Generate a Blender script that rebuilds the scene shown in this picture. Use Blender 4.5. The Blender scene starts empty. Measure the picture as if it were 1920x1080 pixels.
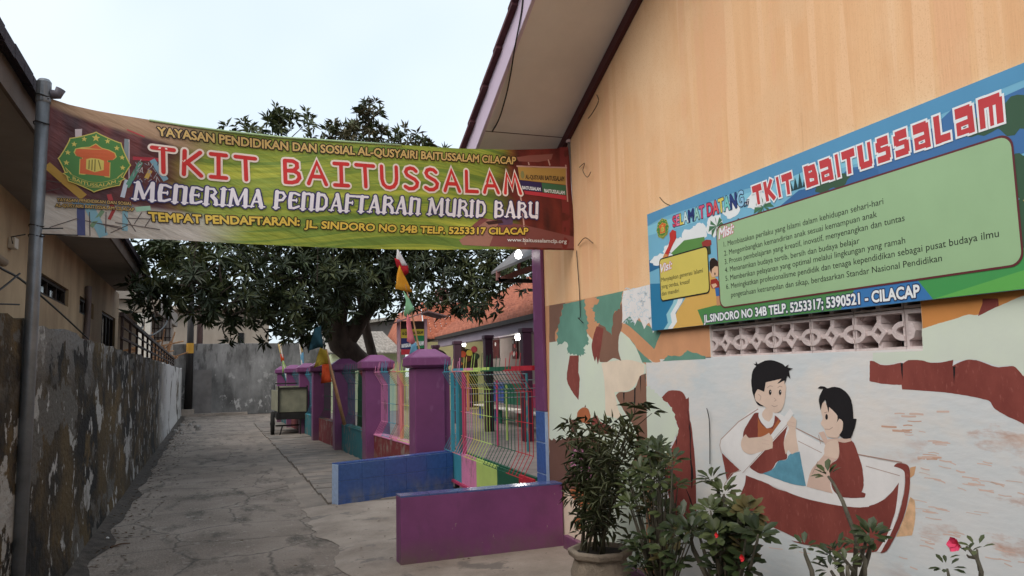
import bpy, bmesh, math, random
from mathutils import Vector as V, Matrix, noise as mnoise
from mathutils.geometry import tessellate_polygon
R = math.radians
rnd = random.Random(7)
sc = bpy.context.scene
COL = sc.collection

# ------------------------------------------------------------------ camera
F, CX, CY, H = 1440.0, 960.0, 540.0, 1.5
_up = V((-307, -13400, F)).normalized()
_yd = V((460 - CX, 706 - CY, F)); _yd = (_yd - _up * _yd.dot(_up)).normalized()
_xd = _yd.cross(_up)
CAM = V((0, 0, H))
def to_world(v): return V((_xd.dot(v), _yd.dot(v), _up.dot(v)))
cd = bpy.data.cameras.new('camera'); co = bpy.data.objects.new('camera', cd); COL.objects.link(co)
r_, u_, b_ = to_world(V((1, 0, 0))), to_world(V((0, -1, 0))), to_world(V((0, 0, -1)))
co.matrix_world = Matrix(((r_.x, u_.x, b_.x, CAM.x), (r_.y, u_.y, b_.y, CAM.y), (r_.z, u_.z, b_.z, CAM.z), (0, 0, 0, 1)))
cd.sensor_width = 36; cd.lens = F / 1920 * 36; cd.clip_end = 2000; cd.clip_start = 0.05
sc.camera = co

# ------------------------------------------------------------------ sky, sun, exposure
SUN_EL, SUN_AZ = 46.0, 238.0          # azimuth of the sun, clockwise from +Y
w = bpy.data.worlds.new('World'); sc.world = w; w.use_nodes = True
nt = w.node_tree; nt.nodes.clear()
out = nt.nodes.new('ShaderNodeOutputWorld')
sky = nt.nodes.new('ShaderNodeTexSky'); sky.sky_type = 'NISHITA'; sky.sun_disc = False
sky.sun_elevation = R(SUN_EL); sky.sun_rotation = R(SUN_AZ); sky.dust_density = 3.0; sky.air_density = 1.0
bg1 = nt.nodes.new('ShaderNodeBackground'); bg1.inputs[1].default_value = 0.05
nt.links.new(sky.outputs[0], bg1.inputs[0])
tc = nt.nodes.new('ShaderNodeTexCoord'); ns = nt.nodes.new('ShaderNodeTexNoise')
ns.inputs['Scale'].default_value = 2.2; ns.inputs['Detail'].default_value = 3
cr = nt.nodes.new('ShaderNodeValToRGB')
cr.color_ramp.elements[0].position = .3; cr.color_ramp.elements[0].color = (.60, .71, .80, 1)
cr.color_ramp.elements[1].position = .7; cr.color_ramp.elements[1].color = (.83, .88, .90, 1)
bg2 = nt.nodes.new('ShaderNodeBackground'); bg2.inputs[1].default_value = 0.86
nt.links.new(tc.outputs['Generated'], ns.inputs['Vector']); nt.links.new(ns.outputs[0], cr.inputs[0]); nt.links.new(cr.outputs[0], bg2.inputs[0])
ad = nt.nodes.new('ShaderNodeAddShader'); nt.links.new(bg1.outputs[0], ad.inputs[0]); nt.links.new(bg2.outputs[0], ad.inputs[1])
nt.links.new(ad.outputs[0], out.inputs[0])
sl = bpy.data.lights.new('sun', 'SUN'); sl.energy = 1.5; sl.angle = R(50); sl.color = (1, .93, .84)
so = bpy.data.objects.new('sun', sl); COL.objects.link(so)
sd = V((math.sin(R(SUN_AZ)) * math.cos(R(SUN_EL)), math.cos(R(SUN_AZ)) * math.cos(R(SUN_EL)), math.sin(R(SUN_EL))))
so.rotation_euler = sd.to_track_quat('Z', 'Y').to_euler(); so.location = sd * 50
sc.view_settings.view_transform = 'Standard'; sc.view_settings.look = 'None'
sc.view_settings.exposure = 0.3; sc.view_settings.gamma = 1; sc.view_settings.use_curve_mapping = False

# ------------------------------------------------------------------ survey: rays through photo points onto known planes
def ray(px, py): return to_world(V((px - CX, py - CY, F)))
def on_x(px, py, X): d = ray(px, py); return CAM + d * (X / d.x)
def on_y(px, py, Y): d = ray(px, py); return CAM + d * (Y / d.y)
def on_z(px, py, Z=0.0): d = ray(px, py); return CAM + d * ((Z - H) / d.z)
def lin(v):
    v /= 255.0
    return v / 12.92 if v <= .04045 else ((v + .055) / 1.055) ** 2.4
def c(r, g, b, k=1.0): return tuple(min(.92, lin(x) * k) for x in (r, g, b))

# ------------------------------------------------------------------ materials
def mat(name, col, rough=.8, var=.12, scale=6.0, bump=.15, stretch=(1, 1, 1), col2=None, ramp=(.35, .65), metal=0, spec=.35, detail=6, bscale=None, trans=0):
    m = bpy.data.materials.new(name); m.use_nodes = True
    n, l = m.node_tree.nodes, m.node_tree.links
    b = n['Principled BSDF']; b.inputs['Roughness'].default_value = rough; b.inputs['Metallic'].default_value = metal
    b.inputs['Specular IOR Level'].default_value = spec
    t = n.new('ShaderNodeTexCoord'); mp = n.new('ShaderNodeMapping'); mp.inputs['Scale'].default_value = stretch
    l.new(t.outputs['Object'], mp.inputs[0])
    x = n.new('ShaderNodeTexNoise'); x.inputs['Scale'].default_value = scale; x.inputs['Detail'].default_value = detail; x.inputs['Roughness'].default_value = .6
    l.new(mp.outputs[0], x.inputs['Vector'])
    r = n.new('ShaderNodeValToRGB'); e = r.color_ramp.elements
    e[0].position, e[1].position = ramp
    a = tuple(v * (1 - var) for v in col) if col2 is None else col2
    bcol = tuple(min(1, v * (1 + var)) for v in col) if col2 is None else col
    e[0].color = (*a, 1); e[1].color = (*bcol, 1)
    l.new(x.outputs[0], r.inputs[0]); l.new(r.outputs[0], b.inputs['Base Color'])
    if bump:
        x2 = n.new('ShaderNodeTexNoise'); x2.inputs['Scale'].default_value = bscale or scale * 8; x2.inputs['Detail'].default_value = 5
        l.new(mp.outputs[0], x2.inputs['Vector'])
        bp = n.new('ShaderNodeBump'); bp.inputs['Strength'].default_value = bump; bp.inputs['Distance'].default_value = .02
        l.new(x2.outputs[0], bp.inputs['Height']); l.new(bp.outputs[0], b.inputs['Normal'])
    if trans:
        tr = n.new('ShaderNodeBsdfTranslucent'); mx = n.new('ShaderNodeMixShader'); mx.inputs[0].default_value = trans
        l.new(r.outputs[0], tr.inputs[0]); l.new(b.outputs[0], mx.inputs[1]); l.new(tr.outputs[0], mx.inputs[2])
        l.new(mx.outputs[0], n['Material Output'].inputs[0])
    return m
def glow(name, col, s):
    m = bpy.data.materials.new(name); m.use_nodes = True
    b = m.node_tree.nodes['Principled BSDF']; b.inputs['Emission Color'].default_value = (*col, 1); b.inputs['Emission Strength'].default_value = s
    b.inputs['Base Color'].default_value = (*col, 1)
    return m
_pc = {}
def paint(r, g, b, k=1.0, rough=.75, var=.06, scale=5, trans=0, bump=.05):
    key = (r, g, b, k, rough, trans, scale)
    if key not in _pc: _pc[key] = mat('paint', c(r, g, b, k), rough, var, scale, bump, trans=trans)
    return _pc[key]
def nodes_of(m): return m.node_tree.nodes, m.node_tree.links
def add_layer(m, col, noise_scale, stretch, lo, hi, detail=8, zmask=None):
    """one more weathering layer of colour over the base colour of material m, at procedural noise > lo"""
    n, l = nodes_of(m); b = n['Principled BSDF']; src = b.inputs['Base Color'].links[0].from_socket
    t = n.new('ShaderNodeTexCoord'); mp = n.new('ShaderNodeMapping'); mp.inputs['Scale'].default_value = stretch
    mp.inputs['Location'].default_value = (rnd.uniform(0, 9), rnd.uniform(0, 9), rnd.uniform(0, 9))
    l.new(t.outputs['Object'], mp.inputs[0])
    x = n.new('ShaderNodeTexNoise'); x.inputs['Scale'].default_value = noise_scale; x.inputs['Detail'].default_value = detail; x.inputs['Roughness'].default_value = .62
    l.new(mp.outputs[0], x.inputs['Vector'])
    r = n.new('ShaderNodeMapRange'); r.inputs['From Min'].default_value = lo; r.inputs['From Max'].default_value = hi; r.clamp = True
    l.new(x.outputs[0], r.inputs[0]); fac = r.outputs[0]
    if zmask:
        axis, z0, z1 = zmask
        sp = n.new('ShaderNodeSeparateXYZ'); l.new(t.outputs['Object'], sp.inputs[0])
        q = n.new('ShaderNodeMapRange'); q.inputs['From Min'].default_value = z0; q.inputs['From Max'].default_value = z1; q.clamp = True
        l.new(sp.outputs[axis], q.inputs[0])
        mu = n.new('ShaderNodeMath'); mu.operation = 'MULTIPLY'; l.new(fac, mu.inputs[0]); l.new(q.outputs[0], mu.inputs[1]); fac = mu.outputs[0]
    mx = n.new('ShaderNodeMixRGB'); mx.inputs[2].default_value = (*col, 1)
    l.new(fac, mx.inputs[0]); l.new(src, mx.inputs[1]); l.new(mx.outputs[0], b.inputs['Base Color'])
    return m

# ------------------------------------------------------------------ mesh builder
class MB:
    def __init__(s): s.v, s.f, s.m, s.mats, s.uv = [], [], [], [], None
    def mi(s, m):
        if m not in s.mats: s.mats.append(m)
        return s.mats.index(m)
    def poly(s, pts, m, faces=None):
        o = len(s.v); s.v += [V(p) for p in pts]; k = s.mi(m)
        for f in (faces or [range(len(pts))]): s.f.append([o + i for i in f]); s.m.append(k)
    def box(s, a, b, m):
        (x0, y0, z0), (x1, y1, z1) = a, b
        s.hexa([(x0, y0), (x1, y0), (x1, y1), (x0, y1)], z0, z1, m)
    def hexa(s, q, z0, z1, m, top=None):
        t = top or q
        s.poly([(*p, z0) for p in q] + [(*p, z1) for p in t], m, [(3, 2, 1, 0), (4, 5, 6, 7), (0, 1, 5, 4), (1, 2, 6, 5), (2, 3, 7, 6), (3, 0, 4, 7)])
    def bar(s, p, q, wx, wz, m, upv=(0, 0, 1)):
        p, q = V(p), V(q); d = (q - p).normalized(); u = V(upv)
        sd_ = d.cross(u)
        if sd_.length < 1e-4: sd_ = d.cross(V((1, 0, 0)))
        sd_.normalize(); u = sd_.cross(d)
        a, b = sd_ * wx / 2, u * wz / 2
        s.poly([p - a - b, p + a - b, p + a + b, p - a + b, q - a - b, q + a - b, q + a + b, q - a + b], m,
               [(3, 2, 1, 0), (4, 5, 6, 7), (0, 1, 5, 4), (1, 2, 6, 5), (2, 3, 7, 6), (3, 0, 4, 7)])
    def tube(s, pts, rad, m, n=8, cap=True):
        pts = [V(p) for p in pts]; rs = rad if isinstance(rad, (list, tuple)) else [rad] * len(pts)
        o = len(s.v); k = s.mi(m); ref = V((.3, .2, 1)).normalized()
        for i, p in enumerate(pts):
            d = (pts[min(i + 1, len(pts) - 1)] - pts[max(i - 1, 0)]).normalized()
            a = d.cross(ref)
            if a.length < .05: a = d.cross(V((1, 0, 0)))
            a.normalize(); b = d.cross(a)
            for j in range(n):
                t = 2 * math.pi * j / n; s.v.append(p + (a * math.cos(t) + b * math.sin(t)) * rs[i])
        for i in range(len(pts) - 1):
            for j in range(n):
                s.f.append([o + i * n + j, o + i * n + (j + 1) % n, o + (i + 1) * n + (j + 1) % n, o + (i + 1) * n + j]); s.m.append(k)
        if cap:
            s.f.append([o + j for j in range(n)]); s.m.append(k)
            s.f.append([o + (len(pts) - 1) * n + j for j in reversed(range(n))]); s.m.append(k)
    def lathe(s, prof, base, m, n=20, rot=0):
        o = len(s.v); k = s.mi(m); base = V(base)
        for r, z in prof:
            for j in range(n):
                t = 2 * math.pi * j / n + rot; s.v.append(base + V((r * math.cos(t), r * math.sin(t), z)))
        for i in range(len(prof) - 1):
            for j in range(n):
                s.f.append([o + i * n + j, o + i * n + (j + 1) % n, o + (i + 1) * n + (j + 1) % n, o + (i + 1) * n + j]); s.m.append(k)
    def prism(s, pts, off, m):
        pts = [V(p) for p in pts]; n = len(pts); off = V(off)
        s.poly(pts + [p + off for p in pts], m, [list(range(n))[::-1], list(range(n, 2 * n))] + [(i, (i + 1) % n, n + (i + 1) % n, n + i) for i in range(n)])
    def leaf(s, p, d, up, L, W, m, droop=.25, wide=False):
        d = V(d).normalized(); sd_ = d.cross(V(up))
        if sd_.length < 1e-3: sd_ = d.cross(V((1, .3, 0)))
        sd_.normalize(); u = sd_.cross(d); p = V(p)
        tip = p + d * L - u * L * droop
        if wide:
            mid = p + d * L * .6 - u * L * droop * .2
            s.poly([p, p + d * L * .35 + sd_ * W * .4 + u * W * .12, p + d * L * .75 + sd_ * W * .5 - u * L * droop * .3, tip, p + d * L * .75 - sd_ * W * .5 - u * L * droop * .3, p + d * L * .35 - sd_ * W * .4 + u * W * .12, mid - u * W * .08], m,
                   [(0, 1, 6), (1, 2, 6), (2, 3, 6), (3, 4, 6), (4, 5, 6), (5, 0, 6)])
        else:
            s.poly([p, p + d * L * .5 + sd_ * W * .5 + u * W * .15, tip, p + d * L * .5 - sd_ * W * .5 + u * W * .15], m, [(0, 1, 2), (0, 2, 3)])
    def build(s, name, parent=None, smooth=False, bevel=0, base=None):
        me = bpy.data.meshes.new(name)
        o0 = V(base) if base is not None else V((0, 0, 0))
        if parent is not None:
            q = parent
            while q is not None: o0 = o0 + q.location; q = q.parent
        me.from_pydata([v - o0 for v in s.v], [], s.f)
        for m in s.mats: me.materials.append(m)
        me.polygons.foreach_set('material_index', s.m)
        if s.uv:
            lay = me.uv_layers.new(name='UVMap')
            for lp in me.loops: lay.data[lp.index].uv = s.uv[lp.vertex_index]
        if smooth: me.polygons.foreach_set('use_smooth', [True] * len(me.polygons))
        bm = bmesh.new(); bm.from_mesh(me)
        if smooth != 'raw' and len(s.f) < 60000: bmesh.ops.recalc_face_normals(bm, faces=bm.faces)
        bm.to_mesh(me); bm.free(); me.update()
        o = bpy.data.objects.new(name, me); COL.objects.link(o)
        if base is not None: o.location = base
        if parent is not None: o.parent = parent
        if bevel:
            bv = o.modifiers.new('bevel', 'BEVEL'); bv.width = bevel; bv.segments = 2; bv.limit_method = 'ANGLE'; bv.angle_limit = R(40)
        return o
def tag(o, label=None, cat=None, group=None, kind=None):
    if label: o['label'] = label
    if cat: o['category'] = cat
    if group: o['group'] = group
    if kind: o['kind'] = kind
    return o
def thing(name, base, label, cat, group=None):
    o = bpy.data.objects.new(name, None); COL.objects.link(o); o.location = V(base); o.empty_display_size = .2
    return tag(o, label, cat, group)
def copy_thing(o, loc, rz=0, label=None):
    r = o.copy(); COL.objects.link(r); r.location = V(loc); r.rotation_euler = (0, 0, rz)
    if label: r['label'] = label
    for ch in o.children:
        q = ch.copy(); COL.objects.link(q); q.parent = r
        for g in ch.children:
            h = g.copy(); COL.objects.link(h); h.parent = q
    return r

# ------------------------------------------------------------------ flat printed / painted surfaces
class Surf:
    """a plane with (u, v) metres on it; point(u, v, layer) lies layer metres proud of it; photo points map onto it"""
    def __init__(s, O, du, n, warp=None, ls=1.0): s.ls = ls; s.O, s.du, s.n, s.warp = V(O), V(du).normalized(), V(n).normalized(), warp
    def px(s, x, y):
        d = ray(x, y); p = CAM + d * ((s.O - CAM).dot(s.n) / d.dot(s.n)); q = p - s.O
        return (q.dot(s.du), q.z)
    def at(s, u, v, layer=0): return s.O + s.du * u + V((0, 0, v)) + s.n * (layer * s.ls + (s.warp(u, v) if s.warp else 0))
    def uvpoly(s, mb, uv, m, layer, cut=0):
        tris = tessellate_polygon([[V((a, b, 0)) for a, b in uv]])
        pts = [tuple(p) for p in uv]; tris = [tuple(t) for t in tris]
        if cut:
            bm = bmesh.new(); vs = [bm.verts.new((a, b, 0)) for a, b in pts]
            for t in tris:
                try: bm.faces.new([vs[i] for i in t])
                except ValueError: pass
            for _ in range(6):
                e = [e for e in bm.edges if e.calc_length() > cut]
                if not e: break
                bmesh.ops.subdivide_edges(bm, edges=e, cuts=1, use_grid_fill=False)
                bmesh.ops.triangulate(bm, faces=[f for f in bm.faces if len(f.verts) > 3])
            bm.verts.index_update(); pts = [(v.co.x, v.co.y) for v in bm.verts]; tris = [tuple(v.index for v in f.verts) for f in bm.faces]; bm.free()
        mb.poly([s.at(a, b, layer) for a, b in pts], m, tris)
    def pxpoly(s, mb, pts, m, layer, cut=0): s.uvpoly(mb, [s.px(*p) for p in pts], m, layer, cut)
    def line(s, mb, pts, width, m, layer, px=True, butt=False):
        uv = [s.px(*p) for p in pts] if px else pts
        s.uvpoly(mb, ribbon(uv, width, butt), m, layer)
    def quad(s, bl, br, tl, tr, sag=0):
        """map of a text box (x 0..1 along, y 0..1 up) given the photo points of its corners"""
        a, b, t, e = s.px(*bl), s.px(*br), s.px(*tl), s.px(*tr)
        def fn(x, y):
            g = 4 * sag * x * (1 - x)
            return tuple((a[i] * (1 - x) + b[i] * x) * (1 - y) + (t[i] * (1 - x) + e[i] * x) * y + (g if i else 0) for i in (0, 1))
        wd = math.hypot(b[0] - a[0], b[1] - a[1]); hg = (math.hypot(t[0] - a[0], t[1] - a[1]) + math.hypot(e[0] - b[0], e[1] - b[1])) / 2
        return fn, wd, hg
def ribbon(pts, width, butt=False, n=6):
    """outline polygon of a pen stroke along pts"""
    P = [V((p[0], p[1])) for p in pts]; h = width / 2; L, Rr = [], []
    for i, p in enumerate(P):
        d0 = (p - P[i - 1]).normalized() if i else None
        d1 = (P[i + 1] - p).normalized() if i < len(P) - 1 else None
        if d0 is None: nn = V((-d1.y, d1.x))
        elif d1 is None: nn = V((-d0.y, d0.x))
        else:
            a = V((-d0.y, d0.x)); b = V((-d1.y, d1.x)); nn = a + b
            if nn.length < .2: nn = a
            nn.normalize(); nn = nn / max(.6, nn.dot(a))
        L.append(p + nn * h); Rr.append(p - nn * h)
    def cap(p, d):
        a0 = math.atan2(d.y, d.x)
        return [p + V((math.cos(a0 + math.pi / 2 - math.pi * k / n), math.sin(a0 + math.pi / 2 - math.pi * k / n))) * h for k in range(1, n)]
    o = list(L)
    if not butt: o += cap(P[-1], (P[-1] - P[-2]).normalized())
    o += Rr[::-1]
    if not butt: o += cap(P[0], (P[0] - P[1]).normalized())
    return [(q.x, q.y) for q in o]

# ------------------------------------------------------------------ lettering
_tc = {}
def glyphs(body, offset=0.0, shear=0.0):
    """triangles of a line of text in the built-in font: verts (em), faces, island id per vert, box of the un-offset text"""
    key = (body, round(offset, 4), shear)
    if key in _tc: return _tc[key]
    cu = bpy.data.curves.new('lettering', 'FONT'); cu.body = body; cu.offset = offset; cu.shear = shear; cu.resolution_u = 3
    ob = bpy.data.objects.new('lettering', cu); COL.objects.link(ob)
    me = ob.to_mesh(depsgraph=None, preserve_all_data_layers=False) if False else None
    dg = bpy.context.evaluated_depsgraph_get(); me = bpy.data.meshes.new_from_object(ob.evaluated_get(dg))
    vs = [(v.co.x, v.co.y) for v in me.vertices]; fs = [tuple(p.vertices) for p in me.polygons]
    par = list(range(len(vs)))
    def find(i):
        while par[i] != i: par[i] = par[par[i]]; i = par[i]
        return i
    for f in fs:
        for k in f[1:]: par[find(k)] = find(f[0])
    isl = [find(i) for i in range(len(vs))]
    order = {r: i for i, r in enumerate(sorted(set(isl), key=lambda r: min(vs[j][0] for j in range(len(vs)) if isl[j] == r)))}
    isl = [order[i] for i in isl]
    bpy.data.objects.remove(ob); bpy.data.curves.remove(cu); bpy.data.meshes.remove(me)
    _tc[key] = (vs, fs, isl); return _tc[key]
CAP = .73
def letter(mb, S, box, body, m, layer, offset=0.0, outline=None, outline_w=.04, shear=0.0, cols=None):
    fn = box[0]; vs, fs, isl = glyphs(body, 0, shear)
    x0 = min(p[0] for p in vs); x1 = max(p[0] for p in vs); wd, hg = box[1], box[2]
    sx = max(.3, (hg / CAP) / (wd / (x1 - x0))) if hg != 1 else 1.0       # keeps the pen as wide across as up
    cnt = {}
    for f in fs:
        for a, b2 in zip(f, f[1:] + f[:1]): cnt.setdefault((min(a, b2), max(a, b2)), []).append((a, b2))
    edges = [e[0] for e in cnt.values() if len(e) == 1]
    P = lambda x, y, ly: S.at(*fn((x - x0) / (x1 - x0), y / CAP), ly)
    def stroke(wp, mm, ly):
        for k, (a, b2) in enumerate(edges):
            p, q = V(vs[a]), V(vs[b2]); d = q - p
            if d.length < 1e-6: continue
            d.normalize(); e = d * wp * .55; nn = V((-d.y, d.x)) * wp; e.x *= sx; nn.x *= sx; l_ = ly + (k % 7) * .00006
            mt = cols[isl[a] % len(cols)] if (cols and mm is m) else mm
            mb.poly([P(*(p - e - nn), l_), P(*(q + e - nn), l_), P(*(q + e + nn), l_), P(*(p - e + nn), l_)], mt)
    if outline: stroke(offset + outline_w, outline, layer); layer += .0012
    if offset > .006: stroke(offset, m, layer)
    pts = [P(x, y, layer + .0006) for x, y in vs]
    if cols:
        for f in fs: mb.poly([pts[i] for i in f], cols[isl[f[0]] % len(cols)])
    else: mb.poly(pts, m, fs)
G_COMIC = {'T': (.8, [[(0, 1), (.8, .98)], [(.4, .98), (.42, 0)]]), 'K': (.66, [[(.03, 1), (0, 0)], [(.62, 1), (.05, .45)], [(.14, .5), (.66, 0)]]),
    'I': (.6, [[(0, 1), (.6, 1)], [(.3, 1), (.3, 0)], [(0, 0), (.6, 0)]]),
    'B': (.62, [[(.02, 0), (.02, 1)], [(.02, 1), (.36, 1), (.52, .9), (.53, .72), (.4, .58), (.1, .54)], [(.1, .54), (.4, .54), (.58, .43), (.62, .24), (.5, .07), (.3, 0), (.02, 0)]]),
    'A': (.76, [[(0, 0), (.38, 1), (.76, 0)], [(.16, .34), (.6, .34)]]),
    'U': (.7, [[(0, 1), (0, .4), (.06, .16), (.2, .03), (.36, 0), (.54, .07), (.66, .25), (.7, .5), (.7, 1)]]),
    'S': (.62, [[(.58, .86), (.46, .97), (.3, 1), (.14, .94), (.07, .8), (.14, .65), (.32, .55), (.5, .46), (.62, .32), (.58, .14), (.42, .02), (.2, 0), (.02, .1)]]),
    'L': (.58, [[(.04, 1), (0, .02), (.58, .02)]]), 'M': (.85, [[(0, 0), (.2, 1), (.42, .3), (.66, 1), (.85, 0)]]), ' ': (.45, [])}
def _st(x): return [((x, 0), (x, 1), .2)]
G_SERIF = {  # (width, [(points, pen width)])
    'M': (.95, [([(.1, 0), (.16, 1)], .15), ([(.16, 1), (.46, .12)], .17), ([(.46, .12), (.76, 1)], .09), ([(.8, 1), (.84, 0)], .2), ([(-.04, .03), (.24, .03)], .07), ([(.7, .03), (1.0, .03)], .07), ([(0, .97), (.2, .97)], .07)]),
    'E': (.58, [([(.14, .92), (.1, .5), (.14, .08)], .2), ([(.1, .95), (.34, .96), (.56, .86)], .12), ([(.14, .52), (.44, .52)], .1), ([(.44, .62), (.44, .42)], .06), ([(.1, .05), (.34, .04), (.58, .16)], .12)]),
    'N': (.66, [([(.12, 0), (.12, .98)], .2), ([(.12, .93), (.4, .97), (.56, .86)], .13), ([(.56, .9), (.56, 0)], .2), ([(-.02, .03), (.26, .03)], .07), ([(.44, .03), (.72, .03)], .07)]),
    'R': (.66, [([(.12, 0), (.12, 1)], .2), ([(.12, .95), (.42, .95), (.54, .76), (.42, .55), (.12, .5)], .12), ([(.36, .54), (.56, .3), (.6, .03)], .18), ([(-.02, .03), (.26, .03)], .07), ([(.5, .03), (.72, .03)], .07)]),
    'I': (.3, [([(.14, 0), (.14, 1)], .2), ([(0, .03), (.28, .03)], .07), ([(0, .97), (.28, .97)], .07)]),
    'A': (.68, [([(.08, 0), (.34, 1)], .11), ([(.34, 1), (.58, 0)], .2), ([(.2, .32), (.5, .32)], .09), ([(-.04, .03), (.2, .03)], .07), ([(.46, .03), (.74, .03)], .07)]),
    'P': (.6, [([(.12, 0), (.12, 1)], .2), ([(.12, .95), (.42, .95), (.54, .74), (.42, .5), (.12, .46)], .13), ([(-.02, .03), (.28, .03)], .07)]),
    'D': (.68, [([(.12, 0), (.12, 1)], .2), ([(.12, .95), (.42, .93), (.56, .7), (.57, .3), (.42, .07), (.1, .05)], .15)]),
    'F': (.54, [([(.12, 0), (.12, 1)], .2), ([(.12, .95), (.54, .95)], .12), ([(.12, .54), (.42, .54)], .1), ([(.42, .64), (.42, .44)], .06), ([(-.02, .03), (.28, .03)], .07)]),
    'T': (.58, [([(.29, 0), (.29, .95)], .2), ([(-.02, .94), (.6, .94)], .13), ([(.14, .03), (.44, .03)], .07)]),
    'U': (.68, [([(.12, 1), (.12, .22), (.24, .06), (.56, .06)], .18), ([(.58, 1), (.58, 0)], .2), ([(0, .97), (.24, .97)], .07)]),
    'B': (.64, [([(.12, 0), (.12, 1)], .2), ([(.12, .95), (.4, .95), (.5, .75), (.4, .56), (.12, .53)], .12), ([(.38, .54), (.56, .42), (.56, .16), (.42, .05), (.08, .05)], .13)]),
    ' ': (.3, [])}
G_CHUNK = {
    'T': (.66, [([(0, .83), (.66, .83)], .34), ([(.34, .9), (.3, 0)], .2)]), 'K': (.68, [([(.1, 0), (.1, 1)], .22), ([(.56, 1), (.2, .46)], .2), ([(.2, .56), (.6, 0)], .24)]),
    'I': (.2, [([(.1, 0), (.1, 1)], .17)]),
    'B': (.72, [([(.14, 0), (.14, 1)], .26), ([(.14, .84), (.56, .84), (.6, .55), (.2, .5)], .24), ([(.3, .5), (.62, .42), (.62, .12), (.1, .12)], .22)]),
    'a': (.72, [([(.04, .8), (.6, .8)], .36), ([(.58, .9), (.6, .0)], .22), ([(.56, .42), (.14, .4), (.14, .12), (.56, .12)], .18)]),
    'U': (.68, [([(.12, 1), (.12, .14)], .26), ([(.04, .14), (.6, .14)], .26), ([(.56, 1), (.56, .1)], .16)]),
    'S': (.66, [([(.6, .82), (.1, .82)], .34), ([(.13, .84), (.13, .46)], .24), ([(.1, .5), (.58, .5)], .18), ([(.55, .54), (.55, .1)], .22), ([(.04, .14), (.6, .14)], .26)]),
    'L': (.62, [([(.12, 1), (.12, 0)], .24), ([(.1, .14), (.6, .14)], .26)]),
    'm': (.8, [([(.1, 0), (.1, 1)], .2), ([(.1, .82), (.74, .82)], .34), ([(.42, .8), (.42, 0)], .14), ([(.7, .84), (.7, 0)], .24)]), ' ': (.4, [])}
def strokes(mb, S, box, body, font, m, layer, pen=.16, gap=.2, outline=None, ow=.08, butt=False):
    fn, wd, hg = box
    W = sum(font[ch][0] for ch in body) + gap * (len(body) - 1); sx = 1 / W
    asp = wd / hg / W          # metres of width per height unit
    passes = ([(outline, ow, layer)] if outline else []) + [(m, 0, layer + (.0022 if outline else 0))]
    for mm, grow, ly in passes:
        x = 0; q = 0
        for ch in body:
            wch, sts = font[ch]
            for st in sts:
                pts, pw = (st, pen) if not isinstance(st[1], float) else st
                pts = [((x + a) * asp, b) for a, b in pts]
                if butt and grow:
                    d0 = (V(pts[0]) - V(pts[1])).normalized() * grow / 1.0; d1 = (V(pts[-1]) - V(pts[-2])).normalized() * grow
                    pts = [tuple(V(pts[0]) + d0)] + pts[1:-1] + [tuple(V(pts[-1]) + d1)]
                out_ = ribbon(pts, pw * (min(1.25, max(.8, asp)) if not butt else 1) + 2 * grow, butt)
                uv = [fn(a / asp * sx, b) for a, b in out_]
                S.uvpoly(mb, uv, mm, ly + (q % 16) * .0001); q += 1
            x += wch + gap

# ================================================================== GROUND
LP0 = on_z(120, 1080); _e = on_z(340, 780); LD = (_e - LP0).normalized(); LN = V((LD.y, -LD.x, 0))
def Lp(y, off, z=0): p = LP0 + LD * ((y - LP0.y) / LD.y) + LN * off; return V((p.x, p.y, z))
m_ground = mat('earth', (.12, .105, .09), .95, .25, 2.5, .5)
m_lane = mat('worn concrete lane', (.305, .255, .215), .92, scale=1.1, bump=.9, bscale=42, col2=(.185, .151, .125), ramp=(.33, .68), detail=9)
add_layer(m_lane, (.10, .086, .072), 3.2, (1.2, .5, 1), .53, .68)
add_layer(m_lane, (.34, .30, .265), 9, (1, 1, 1), .60, .70)
add_layer(m_lane, (.37, .32, .275), 38, (1, 1, 1), .60, .68)
add_layer(m_lane, (.05, .044, .038), 60, (1, 1, 1), .62, .68)
# crack lines
n, l = nodes_of(m_lane); b = n['Principled BSDF']; src = b.inputs['Base Color'].links[0].from_socket
t = n.new('ShaderNodeTexCoord'); vo = n.new('ShaderNodeTexVoronoi'); vo.feature = 'DISTANCE_TO_EDGE'; vo.inputs['Scale'].default_value = 1.25
nz = n.new('ShaderNodeTexNoise'); nz.inputs['Scale'].default_value = 5; mxv = n.new('ShaderNodeMixRGB'); mxv.inputs[0].default_value = .12
l.new(t.outputs['Object'], nz.inputs['Vector']); l.new(t.outputs['Object'], mxv.inputs[1]); l.new(nz.outputs['Color'], mxv.inputs[2]); l.new(mxv.outputs[0], vo.inputs['Vector'])
mr = n.new('ShaderNodeMapRange'); mr.inputs['From Min'].default_value = .0; mr.inputs['From Max'].default_value = .018; mr.inputs['To Min'].default_value = .7; mr.inputs['To Max'].default_value = 0; mr.clamp = True
l.new(vo.outputs['Distance'], mr.inputs[0]); mx = n.new('ShaderNodeMixRGB'); mx.inputs[2].default_value = (.05, .045, .04, 1)
l.new(mr.outputs[0], mx.inputs[0]); l.new(src, mx.inputs[1]); l.new(mx.outputs[0], b.inputs['Base Color'])
m_slab = mat('concrete cover slabs', (.285, .236, .198), .9, scale=2.2, bump=.5, bscale=50, col2=(.15, .135, .12), ramp=(.35, .65))
m_apron = mat('concrete apron', (.36, .305, .258), .9, scale=1.6, bump=.6, bscale=45, col2=(.225, .185, .153), ramp=(.33, .6), detail=9)
add_layer(m_apron, (.19, .165, .145), 2.6, (1, 1, 1), .56, .62)
add_layer(m_apron, (.10, .085, .072), 55, (1, 1, 1), .62, .70)
m_verge = mat('cement verge', (.305, .253, .21), .92, scale=1.5, bump=.6, bscale=45, col2=(.17, .145, .124), ramp=(.35, .65), detail=9)
add_layer(m_verge, (.10, .085, .072), 50, (1, 1, 1), .62, .70)
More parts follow.
